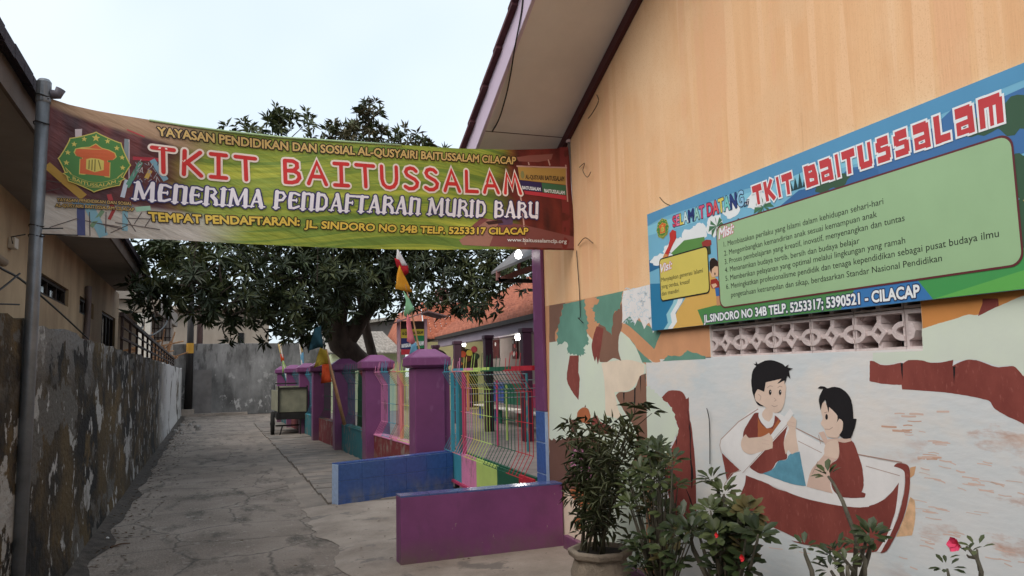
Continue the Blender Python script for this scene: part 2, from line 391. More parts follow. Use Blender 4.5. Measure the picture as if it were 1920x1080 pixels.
mb = MB(); mb.poly([(-300, -300, -.02), (300, -300, -.02), (300, 300, -.02), (-300, 300, -.02)], m_ground)
tag(mb.build('ground'), kind='structure')
mb = MB(); N = 40
mb.poly([(-1.6, -8, 0), (9, -8, 0), (9, 4.0, 0), (2.6, 6.6, 0), (2.35, 10, 0), (1.3, 26, 0), (2.6, 33.2, 0), (-2.6, 33.2, 0)], m_lane)
tag(mb.build('lane'), kind='structure')
# yard floor behind the fence
mb = MB(); mb.poly([(2.6, 6.8, .01), (30, 6.8, .01), (30, 48, .01), (1.3, 48, .01), (1.7, 26, .01), (2.6, 10.2, .01)], mat('yard paving', (.2, .165, .15), .9, .2, 3, .4))
tag(mb.build('school_yard'), kind='structure')
# drain cover slabs: a row of concrete slabs with open joints
mb = MB()
def sl_x(y): return .98 - .0395 * (y - 8.0)          # left edge of the slabs
y = 8.9
while y < 26:
    d = .42 + rnd.uniform(-.03, .05); x0, x1 = sl_x(y) + rnd.uniform(-.015, .015), 2.34 - .061 * (y - 9.8) - .2
    zt = .03 + rnd.uniform(-.006, .006)
    mb.hexa([(x0, y), (x1, y + .02), (x1, y + d - .02), (x0, y + d - .02)], -.01, zt, m_slab, )
    y += d + rnd.uniform(.0, .02)
tag(mb.build('drain_cover_slabs', bevel=.008), kind='structure')
# pale cement verge left of the slabs, ragged edge
mb = MB(); pl, pr = [], []
y = 8.6
while y < 26.2:
    pl.append((sl_x(y) - .30 + mnoise.noise(V((y * .8, 3, 0))) * .10 + mnoise.noise(V((y * 4.1, 5, 0))) * .05 + rnd.uniform(-.012, .012), y, .003)); pr.append((sl_x(y) - .02, y, .018)); y += .09
for i in range(len(pl) - 1): mb.poly([pl[i], pr[i], pr[i + 1], pl[i + 1]], m_verge)
tag(mb.build('cement_verge'), kind='structure')
# concrete apron at the gate, ragged left edge, sloping up to the gate
edge = []
for k in range(88):
    y = 9.15 - k * .08; x = .60 + .055 * (9.15 - y) + mnoise.noise(V((y * 1.2, 7, 0))) * .12 + mnoise.noise(V((y * 4.3, 2, 0))) * .06 + rnd.uniform(-.012, .012); edge.append((x, y, .005))
mb = MB()
for i in range(len(edge) - 1):
    a, b2 = edge[i], edge[i + 1]
    mid = lambda p: (max(p[0] + .18, .9), p[1], .032)
    mb.poly([a, b2, mid(b2), mid(a)], m_apron); mb.poly([mid(a), mid(b2), (2.62, b2[1], .034), (2.62, a[1], .034)], m_apron)
tag(mb.build('gate_apron'), kind='structure')

# ================================================================== RIGHT HOUSE
WX = 2.55
S_M = Surf((WX, 0, 0), (0, -1, 0), (-1, 0, 0), None, .09)
def gz(y): return 3.445 - .46 * (y - 5.861)
RIDGE = .6
def gtop(y): return gz(y) if y >= RIDGE else gz(2 * RIDGE - y)
m_orange = mat('peach wall paint', c(228, 183, 138, 1.12), .88, scale=5.0, bump=.16, bscale=70, col2=c(222, 174, 129, 1.12), stretch=(1, 1.5, .07), ramp=(.40, .58), detail=2)
add_layer(m_orange, c(231, 188, 146, 1.12), 8.0, (1, 1.0, .04), .53, .55, 1)
add_layer(m_orange, c(225, 176, 134, 1.12), 3.0, (1, 1.7, .06), .60, .625, 1)
add_layer(m_orange, c(224, 182, 140, 1.12), 2.2, (1, 1, 1), .48, .64, 9)
add_layer(m_orange, c(233, 195, 154, 1.12), 1.1, (1, .9, .6), .52, .68, 5)
add_layer(m_orange, c(214, 167, 124, 1.12), 160, (1, 1, 1), .54, .72, 3)
add_layer(m_orange, c(190, 142, 104, 1.1), 3.2, (1, 2.6, .20), .67, .76, 8)
m_purple = mat('purple paint', c(106, 56, 96, 1.15), .45, .10, 3, .08, spec=.5)
m_dpurple = mat('plum paint', c(116, 62, 106, 1.2), .5, .12, 3, .1, spec=.45)
m_tile = mat('blue glazed tile', c(60, 88, 146, 1.15), .25, .14, 25, .05, spec=.5)
m_grout = mat('pale grout', c(150, 170, 200, 1.2), .8, .1, 20, 0)
m_soffit = mat('soffit board', c(202, 196, 192, 1.2), .85, .06, 2, .06)
m_lilac = mat('lilac board paint', c(196, 178, 196, 1.0), .7, .05, 3, .05)
m_maroon = mat('dark maroon paint', c(70, 34, 38, 1.3), .6, .1, 5, .1)
add_layer(m_purple, c(120, 96, 96), 4, (1, 1, .6), .40, .62, 9, (2, .35, .0))
add_layer(m_purple, c(132, 84, 124), 7, (1, 1, .5), .58, .70, 9)
add_layer(m_dpurple, c(112, 94, 88), 4, (1, 1, .8), .40, .62, 9, (2, .22, .0))
add_layer(m_dpurple, c(116, 66, 106), 5, (1, 1, .7), .55, .70, 9)
add_layer(m_dpurple, c(150, 130, 130), 22, (1, 1, .5), .68, .70, 9)
add_layer(m_tile, c(120, 126, 140), 6, (1, 1, .7), .46, .66, 9, (2, .30, .0))
m_rooftile = mat('dark red roof tile', c(74, 40, 44, 1.4), .75, .2, 8, .3)
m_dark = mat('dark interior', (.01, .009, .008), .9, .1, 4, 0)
house = thing('gabled_house', (WX, 3, 0), 'peach gabled house with a mural of a boat and trees on its wall', 'house')
VY0, VY1, VZ0, VZ1 = 2.36, 3.85, 1.549, 1.862
mb = MB()
def wq(y0, y1, z0, z1, x=WX): mb.poly([(x, y0, z0), (x, y1, z0), (x, y1, z1 if not callable(z1) else z1(y1)), (x, y0, z1 if not callable(z1) else z1(y0))], m_orange)
wq(VY1, 6.65, 0, gtop); wq(VY0, VY1, 0, VZ0); wq(VY0, VY1, VZ1, gtop); wq(RIDGE, VY0, 0, gtop)
wq(-4.6, RIDGE, 0, gtop)
mb.poly([(WX, 6.65, 0), (9, 6.65, 0), (9, 6.65, 3.08), (WX, 6.65, gz(6.65))], m_orange)
mb.poly([(WX, -4.6, 0), (9, -4.6, 0), (9, -4.6, 3.1), (WX, -4.6, gtop(-4.6))], m_orange)
# reveals of the vent opening and the dark room behind
for a, b2 in (((VY0, VZ0), (VY1, VZ0)), ((VY1, VZ0), (VY1, VZ1)), ((VY1, VZ1), (VY0, VZ1)), ((VY0, VZ1), (VY0, VZ0))):
    mb.poly([(WX, *a), (WX, *b2), (WX + .16, *b2), (WX + .16, *a)], m_soffit)
for f in ([(0, 1.2, 0), (0, 5, 0), (0, 5, 3), (0, 1.2, 3)],): pass
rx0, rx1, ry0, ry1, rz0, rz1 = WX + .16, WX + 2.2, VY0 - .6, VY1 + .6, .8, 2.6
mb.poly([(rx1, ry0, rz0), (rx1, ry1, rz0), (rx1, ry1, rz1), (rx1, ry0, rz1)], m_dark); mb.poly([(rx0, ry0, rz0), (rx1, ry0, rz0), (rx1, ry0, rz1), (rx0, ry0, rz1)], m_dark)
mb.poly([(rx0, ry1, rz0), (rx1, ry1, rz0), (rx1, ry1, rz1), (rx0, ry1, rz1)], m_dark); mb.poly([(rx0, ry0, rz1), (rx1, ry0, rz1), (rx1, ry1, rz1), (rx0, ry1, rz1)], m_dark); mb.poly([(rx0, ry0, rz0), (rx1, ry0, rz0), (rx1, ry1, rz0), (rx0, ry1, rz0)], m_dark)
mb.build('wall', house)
# vent blocks
m_vent = mat('grey pink cement block', c(196, 182, 180, 1.15), .85, .12, 14, .3)
bw, bh, bd_ = (VY1 - VY0) / 5.35, .166, .11
def vent_block(y1, z0, hh, wfull=bw, cut=1.0):
    mb = MB(); W_, H_ = wfull, hh
    def pr(pts, d0=0.0, d1=bd_):
        mb.prism([(WX + .012 + d0, y1 - a * W_, z0 + b2 * H_) for a, b2 in pts], (d1 - d0, 0, 0), m_vent)
    e = .045; g = .008
    pr([(g, g), (1 - g, g), (1 - g, e * 1.6), (g, e * 1.6)]); pr([(g, 1 - e * 1.9), (1 - g, 1 - e * 1.9), (1 - g, 1 - g), (g, 1 - g)])
    pr([(g, .08), (e, .08), (e, .91), (g, .91)], .002); pr([(1 - e, .08), (1 - g, .08), (1 - g, .91), (1 - e, .91)], .002)
    cx, cy = .5, .46; ro, ri = .17, .075
    dm = lambda r, ry: [(cx, cy + ry), (cx + r, cy), (cx, cy - ry), (cx - r, cy)]
    O, I = dm(ro, .29), dm(ri, .13)
    for i in range(4): pr([O[i], O[(i + 1) % 4], I[(i + 1) % 4], I[i]], -.006)
    pr([(cx - .045, cy + .24), (cx + .045, cy + .24), (cx + .045, .93), (cx - .045, .93)], .004); pr([(cx - .045, .05), (cx + .045, .05), (cx + .045, cy - .24), (cx - .045, cy - .24)], .004)
    pr([(.2, cy - .06), (cx - .13, cy - .06), (cx - .13, cy + .06), (.2, cy + .06)], .003); pr([(cx + .13, cy - .06), (.8, cy - .06), (.8, cy + .06), (cx + .13, cy + .06)], .003)
    for sx in (0, 1):      # half of the oval ring shared with the neighbouring block
        arc = []
        for k in range(9):
            t_ = -math.pi / 2 + math.pi * k / 8; arc.append((math.cos(t_), math.sin(t_)))
        for k in range(8):
            (a0, b0), (a1, b1) = arc[k], arc[k + 1]
            f = lambda a, b2, r, rr: ((.012 + a * r) if sx == 0 else (1 - .012 - a * r), cy + b2 * rr)
            pr([f(a0, b0, .23, .25), f(a1, b1, .23, .25), f(a1, b1, .145, .12), f(a0, b0, .145, .12)], -.004)
    # webs that round the corners of the four openings
    for sx in (0, 1):
        for (xa, ya) in ((.045, .9), (.045, .09)):
            s_ = 1 if ya < .5 else -1
            P = [(xa, ya), (xa + .10, ya), (xa, ya + s_ * .09)]
            pr([(q if sx == 0 else 1 - q, r) for q, r in P], .03)
    return mb
for k in range(6):
    y1 = VY1 - k * bw
    if k < 5:
        vent_block(y1, VZ0, bh).build('ventilation_block', house)
    vent_block(y1, VZ0 + bh + .001, bh * .86).build('ventilation_block', house) if k < 5 else None
mb = MB()   # cut block that fills the near end of each row
for z0, hh in ((VZ0, bh), (VZ0 + bh + .001, bh * .86)):
    yy = VY1 - 5 * bw
    for a, b2 in (((yy - .003, z0), (VY0, z0 + .012)), ((yy - .003, z0 + hh - .02), (VY0, z0 + hh - .002))):
        mb.box((WX + .012, min(a[0], b2[0]), a[1]), (WX + .11, max(a[0], b2[0]), b2[1]), m_vent)
    mb.box((WX + .014, yy - .016, z0 + .012), (WX + .11, yy - .003, z0 + hh - .02), m_vent)
    mb.prism([(WX + .008, yy - .016 - .04 * math.cos(t_), z0 + .46 * hh + .04 * math.sin(t_)) for t_ in (-1.5, -.8, 0, .8, 1.5)], (.1, 0, 0), m_vent)
mb.build('ventilation_block', house)
# soffit, barge board, wall trim, roof
VX = 1.83
ye = 7.15
mb = MB()
s_dz = -.012
for ya, yb in ((ye, RIDGE), (RIDGE, -5.0)):
    for kk in range(5):
        q0, q1 = ya + (yb - ya) * kk / 5, ya + (yb - ya) * (kk + 1) / 5
        g0 = .004 if yb < ya else -.004
        mb.poly([(VX, q0 - g0, gtop(q0 - g0)), (WX, q0 - g0, gtop(q0 - g0)), (WX, q1 + g0, gtop(q1 + g0)), (VX, q1 + g0, gtop(q1 + g0))], m_soffit)
mb.build('soffit', house)
mb = MB()
for ya, yb in ((ye, RIDGE), (RIDGE, -5.0)):
    mb.prism([(VX, ya, gtop(ya) - .01), (VX, yb, gtop(yb) - .01), (VX, yb, gtop(yb) + .225), (VX, ya, gtop(ya) + .225)], (-.028, 0, 0), m_lilac)
mb.build('barge_board', house, bevel=.004)
mb = MB()
for ya, yb in ((6.65, RIDGE), (RIDGE, -4.6)):
    mb.prism([(WX - .002, ya, gtop(ya) - .085), (WX - .002, yb, gtop(yb) - .085), (WX - .002, yb, gtop(yb) - .003), (WX - .002, ya, gtop(ya) - .003)], (-.035, 0, 0), m_maroon)
mb.build('wall_trim', house)
mb = MB()
XR = 9.5
for ya, yb in ((ye + .05, RIDGE), (-5.05, RIDGE)):
    n_ = 18
    for k in range(n_):
        q0, q1 = ya + (yb - ya) * k / n_, ya + (yb - ya) * (k + 1.25) / n_
        if k == n_ - 1: q1 = yb
        z0, z1 = gtop(q0) + .262, gtop(q1) + .235
        x0 = VX - .075
        mb.poly([(x0, q0, z0), (XR, q0, z0), (XR, q1, z1), (x0, q1, z1), (x0, q0, z0 - .03), (XR, q0, z0 - .03), (XR, q1, z1 - .03), (x0, q1, z1 - .03)], m_rooftile, [(0, 1, 2, 3), (7, 6, 5, 4), (0, 4, 5, 1), (1, 5, 6, 2), (2, 6, 7, 3), (3, 7, 4, 0)])
mb.build('roof', house)
# purple edge band with blue tiles below, plinth
mb = MB(); mb.box((WX - .035, 6.43, 1.13), (WX - .003, 6.655, gz(6.6) - .09), m_purple); mb.build('corner_band', house, bevel=.006)
mb = MB(); mb.box((WX - .030, 6.432, .03), (WX - .003, 6.655, 1.128), m_grout)
for k in range(4):
    mb.box((WX - .037, 6.44, .03 + k * .277), (WX - .028, 6.648, .03 + k * .277 + .265), m_tile)
mb.build('corner_tiles', house)
mb = MB(); mb.box((WX - .05, 2.0, 0), (WX - .004, 6.05, .14), m_purple); mb.build('plinth', house, bevel=.006)

# ------------------------------------------------------------------ the mural
mural = None
def z2(x, y): return (1030 + x / 3.6, 520 + y / 3.6)
def z3(x, y): return (1330 + x / 3.6, 660 + y / 3.6)
def z4(x, y): return (1620 + x / 3.6, 560 + y / 3.6)
def z7(x, y): return (1010 + x / 1.928, 520 + y / 1.928)
def z8(x, y): return (1280 + x / 2.0766, 560 + y / 2.0766)
def zc(x, y): return (1220 + x / 4.153, 820 + y / 4.153)
def zd(x, y): return (1460 + x / 4.174, 860 + y / 4.174)
K = 1.12
P_white = mat('white mural wash', c(212, 212, 212, K), .85, scale=2.6, bump=.1, col2=c(196, 204, 208, K), stretch=(1, .6, 1.6), ramp=(.35, .65))
add_layer(P_white, c(176, 126, 98, K), 2.6, (1, 1.0, 3.2), .54, .68, 7, (1, -.3, -.8))
add_layer(P_white, c(218, 212, 206, K), 2.4, (1, .8, 1.6), .5, .7, 4)
P_mint = mat('pale mint mural paint', c(206, 216, 198, K), .85, scale=1.8, bump=.08, col2=c(200, 208, 196, K))
P_cream = paint(222, 206, 186, K); P_teal = paint(98, 142, 126, K, var=.08); P_mar = mat('maroon mural paint', c(134, 68, 60, K), .8, scale=5, bump=.08, col2=c(118, 56, 50, K), stretch=(1, 1, .6), ramp=(.38, .62), detail=8); add_layer(P_mar, c(146, 84, 76, K), 40, (1, 1.5, .6), .58, .70); P_brn = paint(128, 94, 78, K)
P_tan = paint(200, 146, 108, K); P_ora = paint(196, 132, 72, K); P_dbrn = paint(104, 72, 62, K); P_pink = paint(178, 116, 148, K); P_acorn = paint(168, 98, 62, K)
P_blk = paint(26, 23, 27, 1, var=.15); P_skin = paint(214, 190, 174, K); P_skin2 = paint(206, 178, 164, K); P_line = paint(168, 140, 130, K); P_wht = paint(222, 220, 220, K); P_blue = paint(92, 146, 168, K, var=.12, scale=14)
P_lblue = paint(196, 210, 218, K); P_rust = paint(206, 168, 132, K, var=.2, scale=20)
mb = MB()
_pr = random.Random(77)
def soft(pts, n_=4):
    """round the gentle bends of a traced outline, keep its sharp corners, and let the brush wander a little"""
    P = [V((a, b2)) for a, b2 in pts]; N_ = len(P); o = []
    def tan(i):
        a, b2 = P[i] - P[i - 1], P[(i + 1) % N_] - P[i]
        if a.length < 1e-6 or b2.length < 1e-6 or a.normalized().dot(b2.normalized()) < .45: return V((0, 0))
        return (P[(i + 1) % N_] - P[i - 1]).normalized() * min(a.length, b2.length)
    if N_ > 60: return [tuple(p) for p in P]
    for i in range(N_):
        p, q = P[i], P[(i + 1) % N_]; t0, t1 = tan(i), tan((i + 1) % N_); k_ = max(2, min(n_ * 2, int((q - p).length / 14)))
        for j in range(k_):
            u = j / k_; h00, h10, h01, h11 = 2 * u ** 3 - 3 * u * u + 1, u ** 3 - 2 * u * u + u, -2 * u ** 3 + 3 * u * u, u ** 3 - u * u
            if t0.length == 0 and t1.length == 0: v = p + (q - p) * u
            else: v = p * h00 + t0 * h10 + q * h01 + t1 * h11
            if j: v = v + V((_pr.uniform(-1, 1), _pr.uniform(-1, 1))) * 1.1
            o.append((v.x, v.y))
    return o
def mp(pts, m, ly, f=z2): S_M.pxpoly(mb, [f(*p) for p in soft(pts)], m, ly)
def jag(pts, n=4, amp=10, seed=1):
    """fringe a photo polyline with brush-stroke teeth"""
    r = random.Random(seed); o = []
    for i in range(len(pts) - 1):
        a, b2 = V(pts[i]), V(pts[i + 1]); d = (b2 - a); nn = V((d.y, -d.x)).normalized()
        for k in range(n):
            o.append(tuple(a + d * (k / n))); o.append(tuple(a + d * ((k + .62) / n) + nn * amp * r.uniform(.5, 1.2)))
    o.append(tuple(pts[-1])); return o
# ground coats, edge to edge
u0, uS, uE = -6.43, -4.62, .6
TOPZ = 2.055
S_M.uvpoly(mb, [(u0, .14), (uS, .14), (uS, 2.04), (u0, 2.07)], P_tan, .002)
S_M.uvpoly(mb, [(uS, .14), (uE, .14), (uE, VZ0 - .004), (uS, VZ0 + .004)], P_white, .002)
S_M.uvpoly(mb, [(uS, VZ0 + .004), (-VY1 - .002, VZ0 - .002), (-VY1 - .002, 2.0), (uS, 2.04)], P_tan, .002)
S_M.uvpoly(mb, [(-VY0 + .002, VZ0 - .004), (uE, VZ0 - .004), (uE, 1.9), (-VY0 + .002, 1.9)], P_ora, .002)
mp([(0, 440), (50, 432), (140, 425), (255, 375), (290, 420), (480, 365), (560, 420), (628, 575), (652, 590), (655, 1960), (300, 1960), (240, 1460), (0, 1450)], P_mint, .005)
mp([(0, 190), (110, 172), (80, 235), (90, 300), (40, 370), (45, 450), (0, 435)], P_brn, .0045)
mp(jag([(92, 182), (70, 270), (46, 378), (52, 462), (120, 440), (118, 520), (165, 525), (212, 538), (248, 515), (240, 465), (276, 455), (258, 380), (268, 310), (248, 230), (244, 148)], 2, 12, 3), P_teal, .008)
mp([(138, 528), (200, 528), (196, 640), (206, 680), (198, 828), (160, 780), (118, 686)], P_mar, .011)
mp([(330, 330), (440, 240), (492, 170), (492, 330), (470, 400), (468, 500), (486, 565), (430, 545), (390, 572), (340, 570)], P_brn, .008)
mp([(320, 330), (368, 345), (345, 500), (328, 590), (318, 535), (308, 570), (286, 455)], P_mar, .010)
mp(jag([(305, 135), (336, 160), (278, 205), (306, 250), (300, 300), (345, 320), (425, 395), (438, 240), (478, 215), (502, 92)], 2, 10, 5), P_teal, .012)
mp([(488, 290), (545, 265), (755, 372), (700, 505)], P_teal, .0045)
mp([(482, 300), (540, 330), (640, 420), (720, 500), (750, 570), (700, 572), (600, 480), (540, 410), (478, 355)], P_tan, .007)
mp([(520, 380), (600, 490), (695, 574), (628, 575), (575, 450)], P_teal, .006)
mp(jag([(500, 92), (490, 160), (490, 310), (545, 262), (580, 320), (605, 270), (640, 350), (675, 305), (700, 378), (722, 350), (715, 40)], 1, 4, 8), P_wht, .010)
r_ = random.Random(11)
for _ in range(70):
    x, y = r_.uniform(505, 705), r_.uniform(75, 300); a = r_.uniform(0, 6.28)
    S_M.line(mb, [z2(x, y), z2(x + 12 * math.cos(a), y + 16 * math.sin(a)), z2(x + 20 * math.cos(a + .8), y + 24 * math.sin(a + .8))], .006, P_lblue, .0125)
mp(jag([(762, 566), (800, 525), (890, 530), (930, 490), (1058, 530), (1058, 552)], 2, -6, 4), P_teal, .006)
mp([(352, 585), (372, 572), (470, 560), (560, 560), (640, 585), (640, 640), (600, 700), (540, 760), (440, 775), (470, 900), (520, 970), (380, 930), (372, 700)], P_cream, .0065)
mp(jag([(0, 1085), (90, 1085), (180, 1060), (250, 1080)], 3, -16, 6)[:] + [(330, 1120), (380, 1400), (240, 1470), (0, 1450)], P_dbrn, .008)
mp(jag([(655, 735), (740, 800), (830, 900), (868, 1040), (800, 1150), (780, 1250), (655, 1400)], 3, 14, 2), P_mint, .011)
mp([(450, 800), (470, 776), (530, 772), (580, 745), (612, 665), (648, 652), (655, 740), (662, 1060), (668, 1300), (560, 1300), (590, 1060), (500, 895)], P_brn, .012)
for pts in ([(498, 778), (510, 778), (504, 865)], [(574, 745), (584, 745), (577, 960), (572, 860)], [(612, 668), (620, 668), (617, 790)], [(645, 650), (652, 650), (652, 740)]): mp(pts, P_blk, .0145)
mp([(440, 440), (460, 418), (482, 408), (510, 410), (526, 422), (533, 440), (543, 433), (546, 500), (556, 560), (568, 700), (570, 860), (560, 900), (490, 900), (455, 700), (470, 640), (505, 560), (490, 500), (468, 455)], P_mar, .0085, z7)
for pts in ([(538, 470), (550, 560), (552, 640), (560, 720), (553, 765), (548, 640), (546, 560)], [(533, 760), (550, 800), (560, 830), (548, 812)], [(497, 560), (500, 590), (497, 612)]): mp(pts, P_blk, .011, z7)
mp([(128, 610), (175, 600), (192, 640), (192, 745), (150, 742), (115, 690)], P_pink, .0105, z7)
mp([(138, 520), (140, 490), (152, 475), (166, 470), (180, 476), (188, 500), (186, 530)], P_acorn, .012, z7)
mp([(166, 470), (172, 470), (170, 460)], P_dbrn, .0125, z7)
mp([(110, 515), (138, 512), (140, 560), (118, 562)], P_dbrn, .0115, z7)
mp([(188, 530), (196, 505), (212, 500), (222, 520), (262, 540), (262, 570), (188, 560)], P_mar, .013, z7)
mp([(95, 770), (130, 765), (190, 800), (200, 1000), (95, 945)], P_cream, .0095, z7)
mp([(105, 770), (150, 760), (195, 790), (195, 850), (150, 830)], P_acorn, .0115, z7)
mp([(125, 880), (140, 868), (162, 880), (165, 910), (138, 912)], P_acorn, .0118, z7)
# far right hill, log wall and the water's rusty marks
mp([(390, 205), (470, 178), (560, 152), (640, 128), (700, 108), (772, 108), (900, 55), (1100, -28), (1700, -200), (1700, 560), (1080, 520), (1010, 455), (900, 455), (760, 412), (600, 420), (440, 430), (300, 415), (160, 445), (60, 425), (60, 365), (398, 352)], P_mint, .0045, z4)
mp([(800, 0), (905, 0), (910, 48), (770, 118), (800, 30)], P_mar, .006, z4)
mp([(40, 420), (70, 422), (110, 445), (170, 448), (250, 432), (262, 440), (300, 415), (390, 416), (440, 430), (520, 430), (604, 412), (598, 455), (640, 432), (700, 412), (770, 418), (830, 440), (900, 462), (1010, 456), (1050, 490), (1085, 530), (1300, 640), (1300, 1000), (1075, 845), (960, 790), (880, 740), (845, 690), (700, 655), (520, 630), (258, 612), (255, 582), (130, 575), (38, 556)], P_mar, .008, z4)
for pts in ([(248, 434), (264, 434), (260, 555)], [(600, 460), (620, 455), (609, 578)]): mp(pts, P_blk, .0105, z4)
r_ = random.Random(5)
P_rusts = [paint(196, 158, 138, K), paint(186, 140, 112, K), paint(206, 180, 168, K), paint(182, 128, 92, K)]
for (x, y, n_, sx, sy) in ((240, 880, 9, 60, 16), (440, 1060, 9, 60, 20), (500, 975, 4, 40, 10), (360, 770, 5, 70, 20)):
    for _ in range(n_):
        a, b2 = x + r_.gauss(0, sx), y + r_.gauss(0, sy); L_ = r_.uniform(40, 110)
        S_M.line(mb, [z4(a - L_ / 2, b2), z4(a, b2 + r_.uniform(-4, 4)), z4(a + L_ / 2, b2 + r_.uniform(-2, 8))], r_.uniform(.003, .008), r_.choice(P_rusts[::2]), .0046 + _ * .00008)
for (x, y, n_, sx, sy) in ((1230, 110, 22, 70, 40), (1640, 170, 26, 140, 50), (1800, 250, 20, 90, 26), (1150, 400, 26, 80, 50), (1180, 650, 16, 60, 30), (1440, 560, 10, 60, 30), (1750, 760, 22, 90, 50), (1550, 430, 7, 50, 16), (1050, 760, 8, 40, 30), (60, 720, 8, 50, 12), (1400, 40, 12, 160, 16)):
    for _ in range(n_ // 3):
        a, b2 = x + r_.gauss(0, sx), y + r_.gauss(0, sy); L_ = r_.uniform(50, 130)
        S_M.line(mb, [zd(a - L_ / 2, b2 - 8), zd(a, b2 + r_.uniform(-6, 6)), zd(a + L_ / 2, b2 + r_.uniform(4, 18))], r_.uniform(.002, .006), P_rusts[2], .0046 + _ * .0002)
mp([(1030, 300), (1065, 330), (1070, 470), (1045, 600), (920, 612), (985, 450)], P_rust, .0075, zd)
mp([(1030, 70), (1075, 60), (1060, 130), (1025, 150)], paint(206, 160, 120, K), .0075, zd)
# hanging twig painted as a thin line beside the maroon trunk
mural = mb.build('mural', house)
tag(mural, 'mural of forest trees, log bank and river painted on the wall')
# the boat
mb = MB()
mp([(75, 640), (110, 690), (210, 790), (245, 820), (250, 785), (400, 870), (640, 935), (900, 985), (1080, 985), (1170, 950), (1290, 870), (1345, 790), (1330, 760), (1075, 715), (780, 625), (590, 520), (500, 430), (330, 380), (200, 470), (80, 590)], P_wht, .0165, z3)
S_M.line(mb, [z3(*p) for p in ((330, 385), (200, 470), (80, 590), (72, 630), (82, 680))], .005, P_line, .0185)
S_M.line(mb, [z3(*p) for p in ((590, 515), (780, 610), (1000, 690), (1300, 745))], .005, P_line, .0187)
S_M.line(mb, [z3(*p) for p in ((600, 600), (760, 680))], .003, P_line, .0189)
S_M.line(mb, [z3(*p) for p in ((1060, 770), (1340, 850))], .003, P_line, .0189)
mp([(85, 680), (205, 795), (170, 830), (120, 868)], P_mar, .0185, z3)
hull = [z3(245, 830), z3(240, 900), z3(198, 990)] + [zc(690, 480), zc(760, 560), zc(870, 660), zc(1000, 720), zc(1190, 815)] + [zd(100, 640), zd(350, 705), zd(560, 735), zd(770, 725), zd(850, 600), zd(915, 420), zd(950, 165), zd(880, 270), zd(780, 345), zd(640, 382), zd(480, 360), zd(240, 305), zd(0, 240)] + [z3(400, 890)]
S_M.pxpoly(mb, soft(hull), P_mar, .0205)
mp([(250, 785), (400, 850), (640, 930), (900, 985), (1080, 985), (1080, 1045), (900, 1040), (640, 985), (400, 890), (240, 828)], P_wht, .0225, z3)
mp([(470, 300), (640, 312), (790, 250), (900, 190), (950, 150), (950, 175), (880, 270), (780, 345), (640, 382), (480, 360)], P_wht, .0226, zd)
mp([(948, 150), (960, 100), (990, 95), (985, 240), (940, 430), (880, 590), (800, 735), (770, 728), (850, 600), (915, 420)], P_wht, .0242, zd)
mp([(905, 60), (930, 35), (1010, 48), (1030, 110), (1025, 250), (985, 440), (920, 600), (850, 720), (800, 738), (880, 590), (945, 430), (988, 240), (985, 100)], P_mar, .0244, zd)
mb.build('painted_boat', mural)
# the rowing boy
mb = MB()
mp([(305, 415), (335, 410), (440, 425), (500, 480), (530, 500), (505, 610), (528, 700), (520, 725), (460, 740), (405, 815), (330, 815), (272, 775), (380, 660), (330, 590), (228, 580), (240, 520)], P_mar, .0265, z3)
mp([(330, 440), (365, 500), (430, 520), (470, 450), (480, 500), (430, 560), (400, 550), (385, 570), (330, 575)], P_acorn, .0275, z3)
mp([(372, 378), (420, 400), (445, 430), (430, 500), (390, 515), (350, 470), (335, 415)], P_wht, .0285, z3)
mp([(380, 380), (430, 400), (428, 440), (405, 470), (375, 455), (358, 420)], P_skin, .0295, z3)
mp([(360, 820), (430, 790), (470, 735), (520, 728), (545, 690), (612, 672), (655, 905), (560, 890), (440, 850)], P_blue, .027, z3)
mp([(505, 610), (540, 520), (525, 480), (530, 440), (560, 430), (590, 460), (585, 530), (605, 665), (560, 690), (535, 660), (518, 690)], P_skin, .0305, z3)
S_M.line(mb, [z3(560, 400), z3(420, 590)], .034, P_wht, .0315, butt=True); S_M.line(mb, [z3(520, 480), z3(215, 810)], .034, P_wht, .0316, butt=True)
S_M.line(mb, [z3(528, 490), z3(228, 816)], .003, P_line, .0326)
mp([(215, 795), (245, 820), (245, 880), (200, 990), (150, 960), (110, 890), (170, 815)], P_wht, .0318, z3)
S_M.line(mb, [z3(*p) for p in ((215, 800), (150, 820), (105, 895))], .004, P_line, .0328)
mp([(222, 590), (250, 555), (270, 580), (360, 570), (405, 545), (430, 580), (430, 650), (385, 662), (290, 690), (240, 675), (218, 640)], P_skin, .0335, z3)
for q in (((362, 590), (405, 600)), ((360, 615), (408, 625)), ((540, 470), (585, 480)), ((535, 495), (582, 505))): S_M.line(mb, [z3(*p) for p in q], .003, P_skin2, .0345)
mp([(310, 280), (330, 252), (375, 265), (385, 200), (500, 180), (520, 230), (512, 330), (490, 390), (450, 412), (400, 390), (368, 362), (320, 340)], P_skin, .0305, z3)
mp([(372, 268), (330, 250), (310, 285), (318, 330), (372, 365), (330, 355), (300, 290), (286, 210), (295, 130), (320, 95), (300, 78), (318, 80), (318, 62), (330, 82), (380, 58), (440, 58), (500, 82), (515, 98), (540, 84), (530, 105), (568, 112), (540, 125), (550, 180), (530, 160), (510, 220), (512, 190), (462, 215), (490, 180), (384, 205)], P_blk, .0325, z3)
for cx, cy in ((414, 272), (481, 272)):
    S_M.pxpoly(mb, [z3(cx + 9 * math.cos(a * .63), cy + 19 * math.sin(a * .63)) for a in range(10)], P_blk, .0335); S_M.pxpoly(mb, [z3(cx + 3 + 3 * math.cos(a), cy - 5 + 5 * math.sin(a)) for a in range(6)], P_wht, .0342)
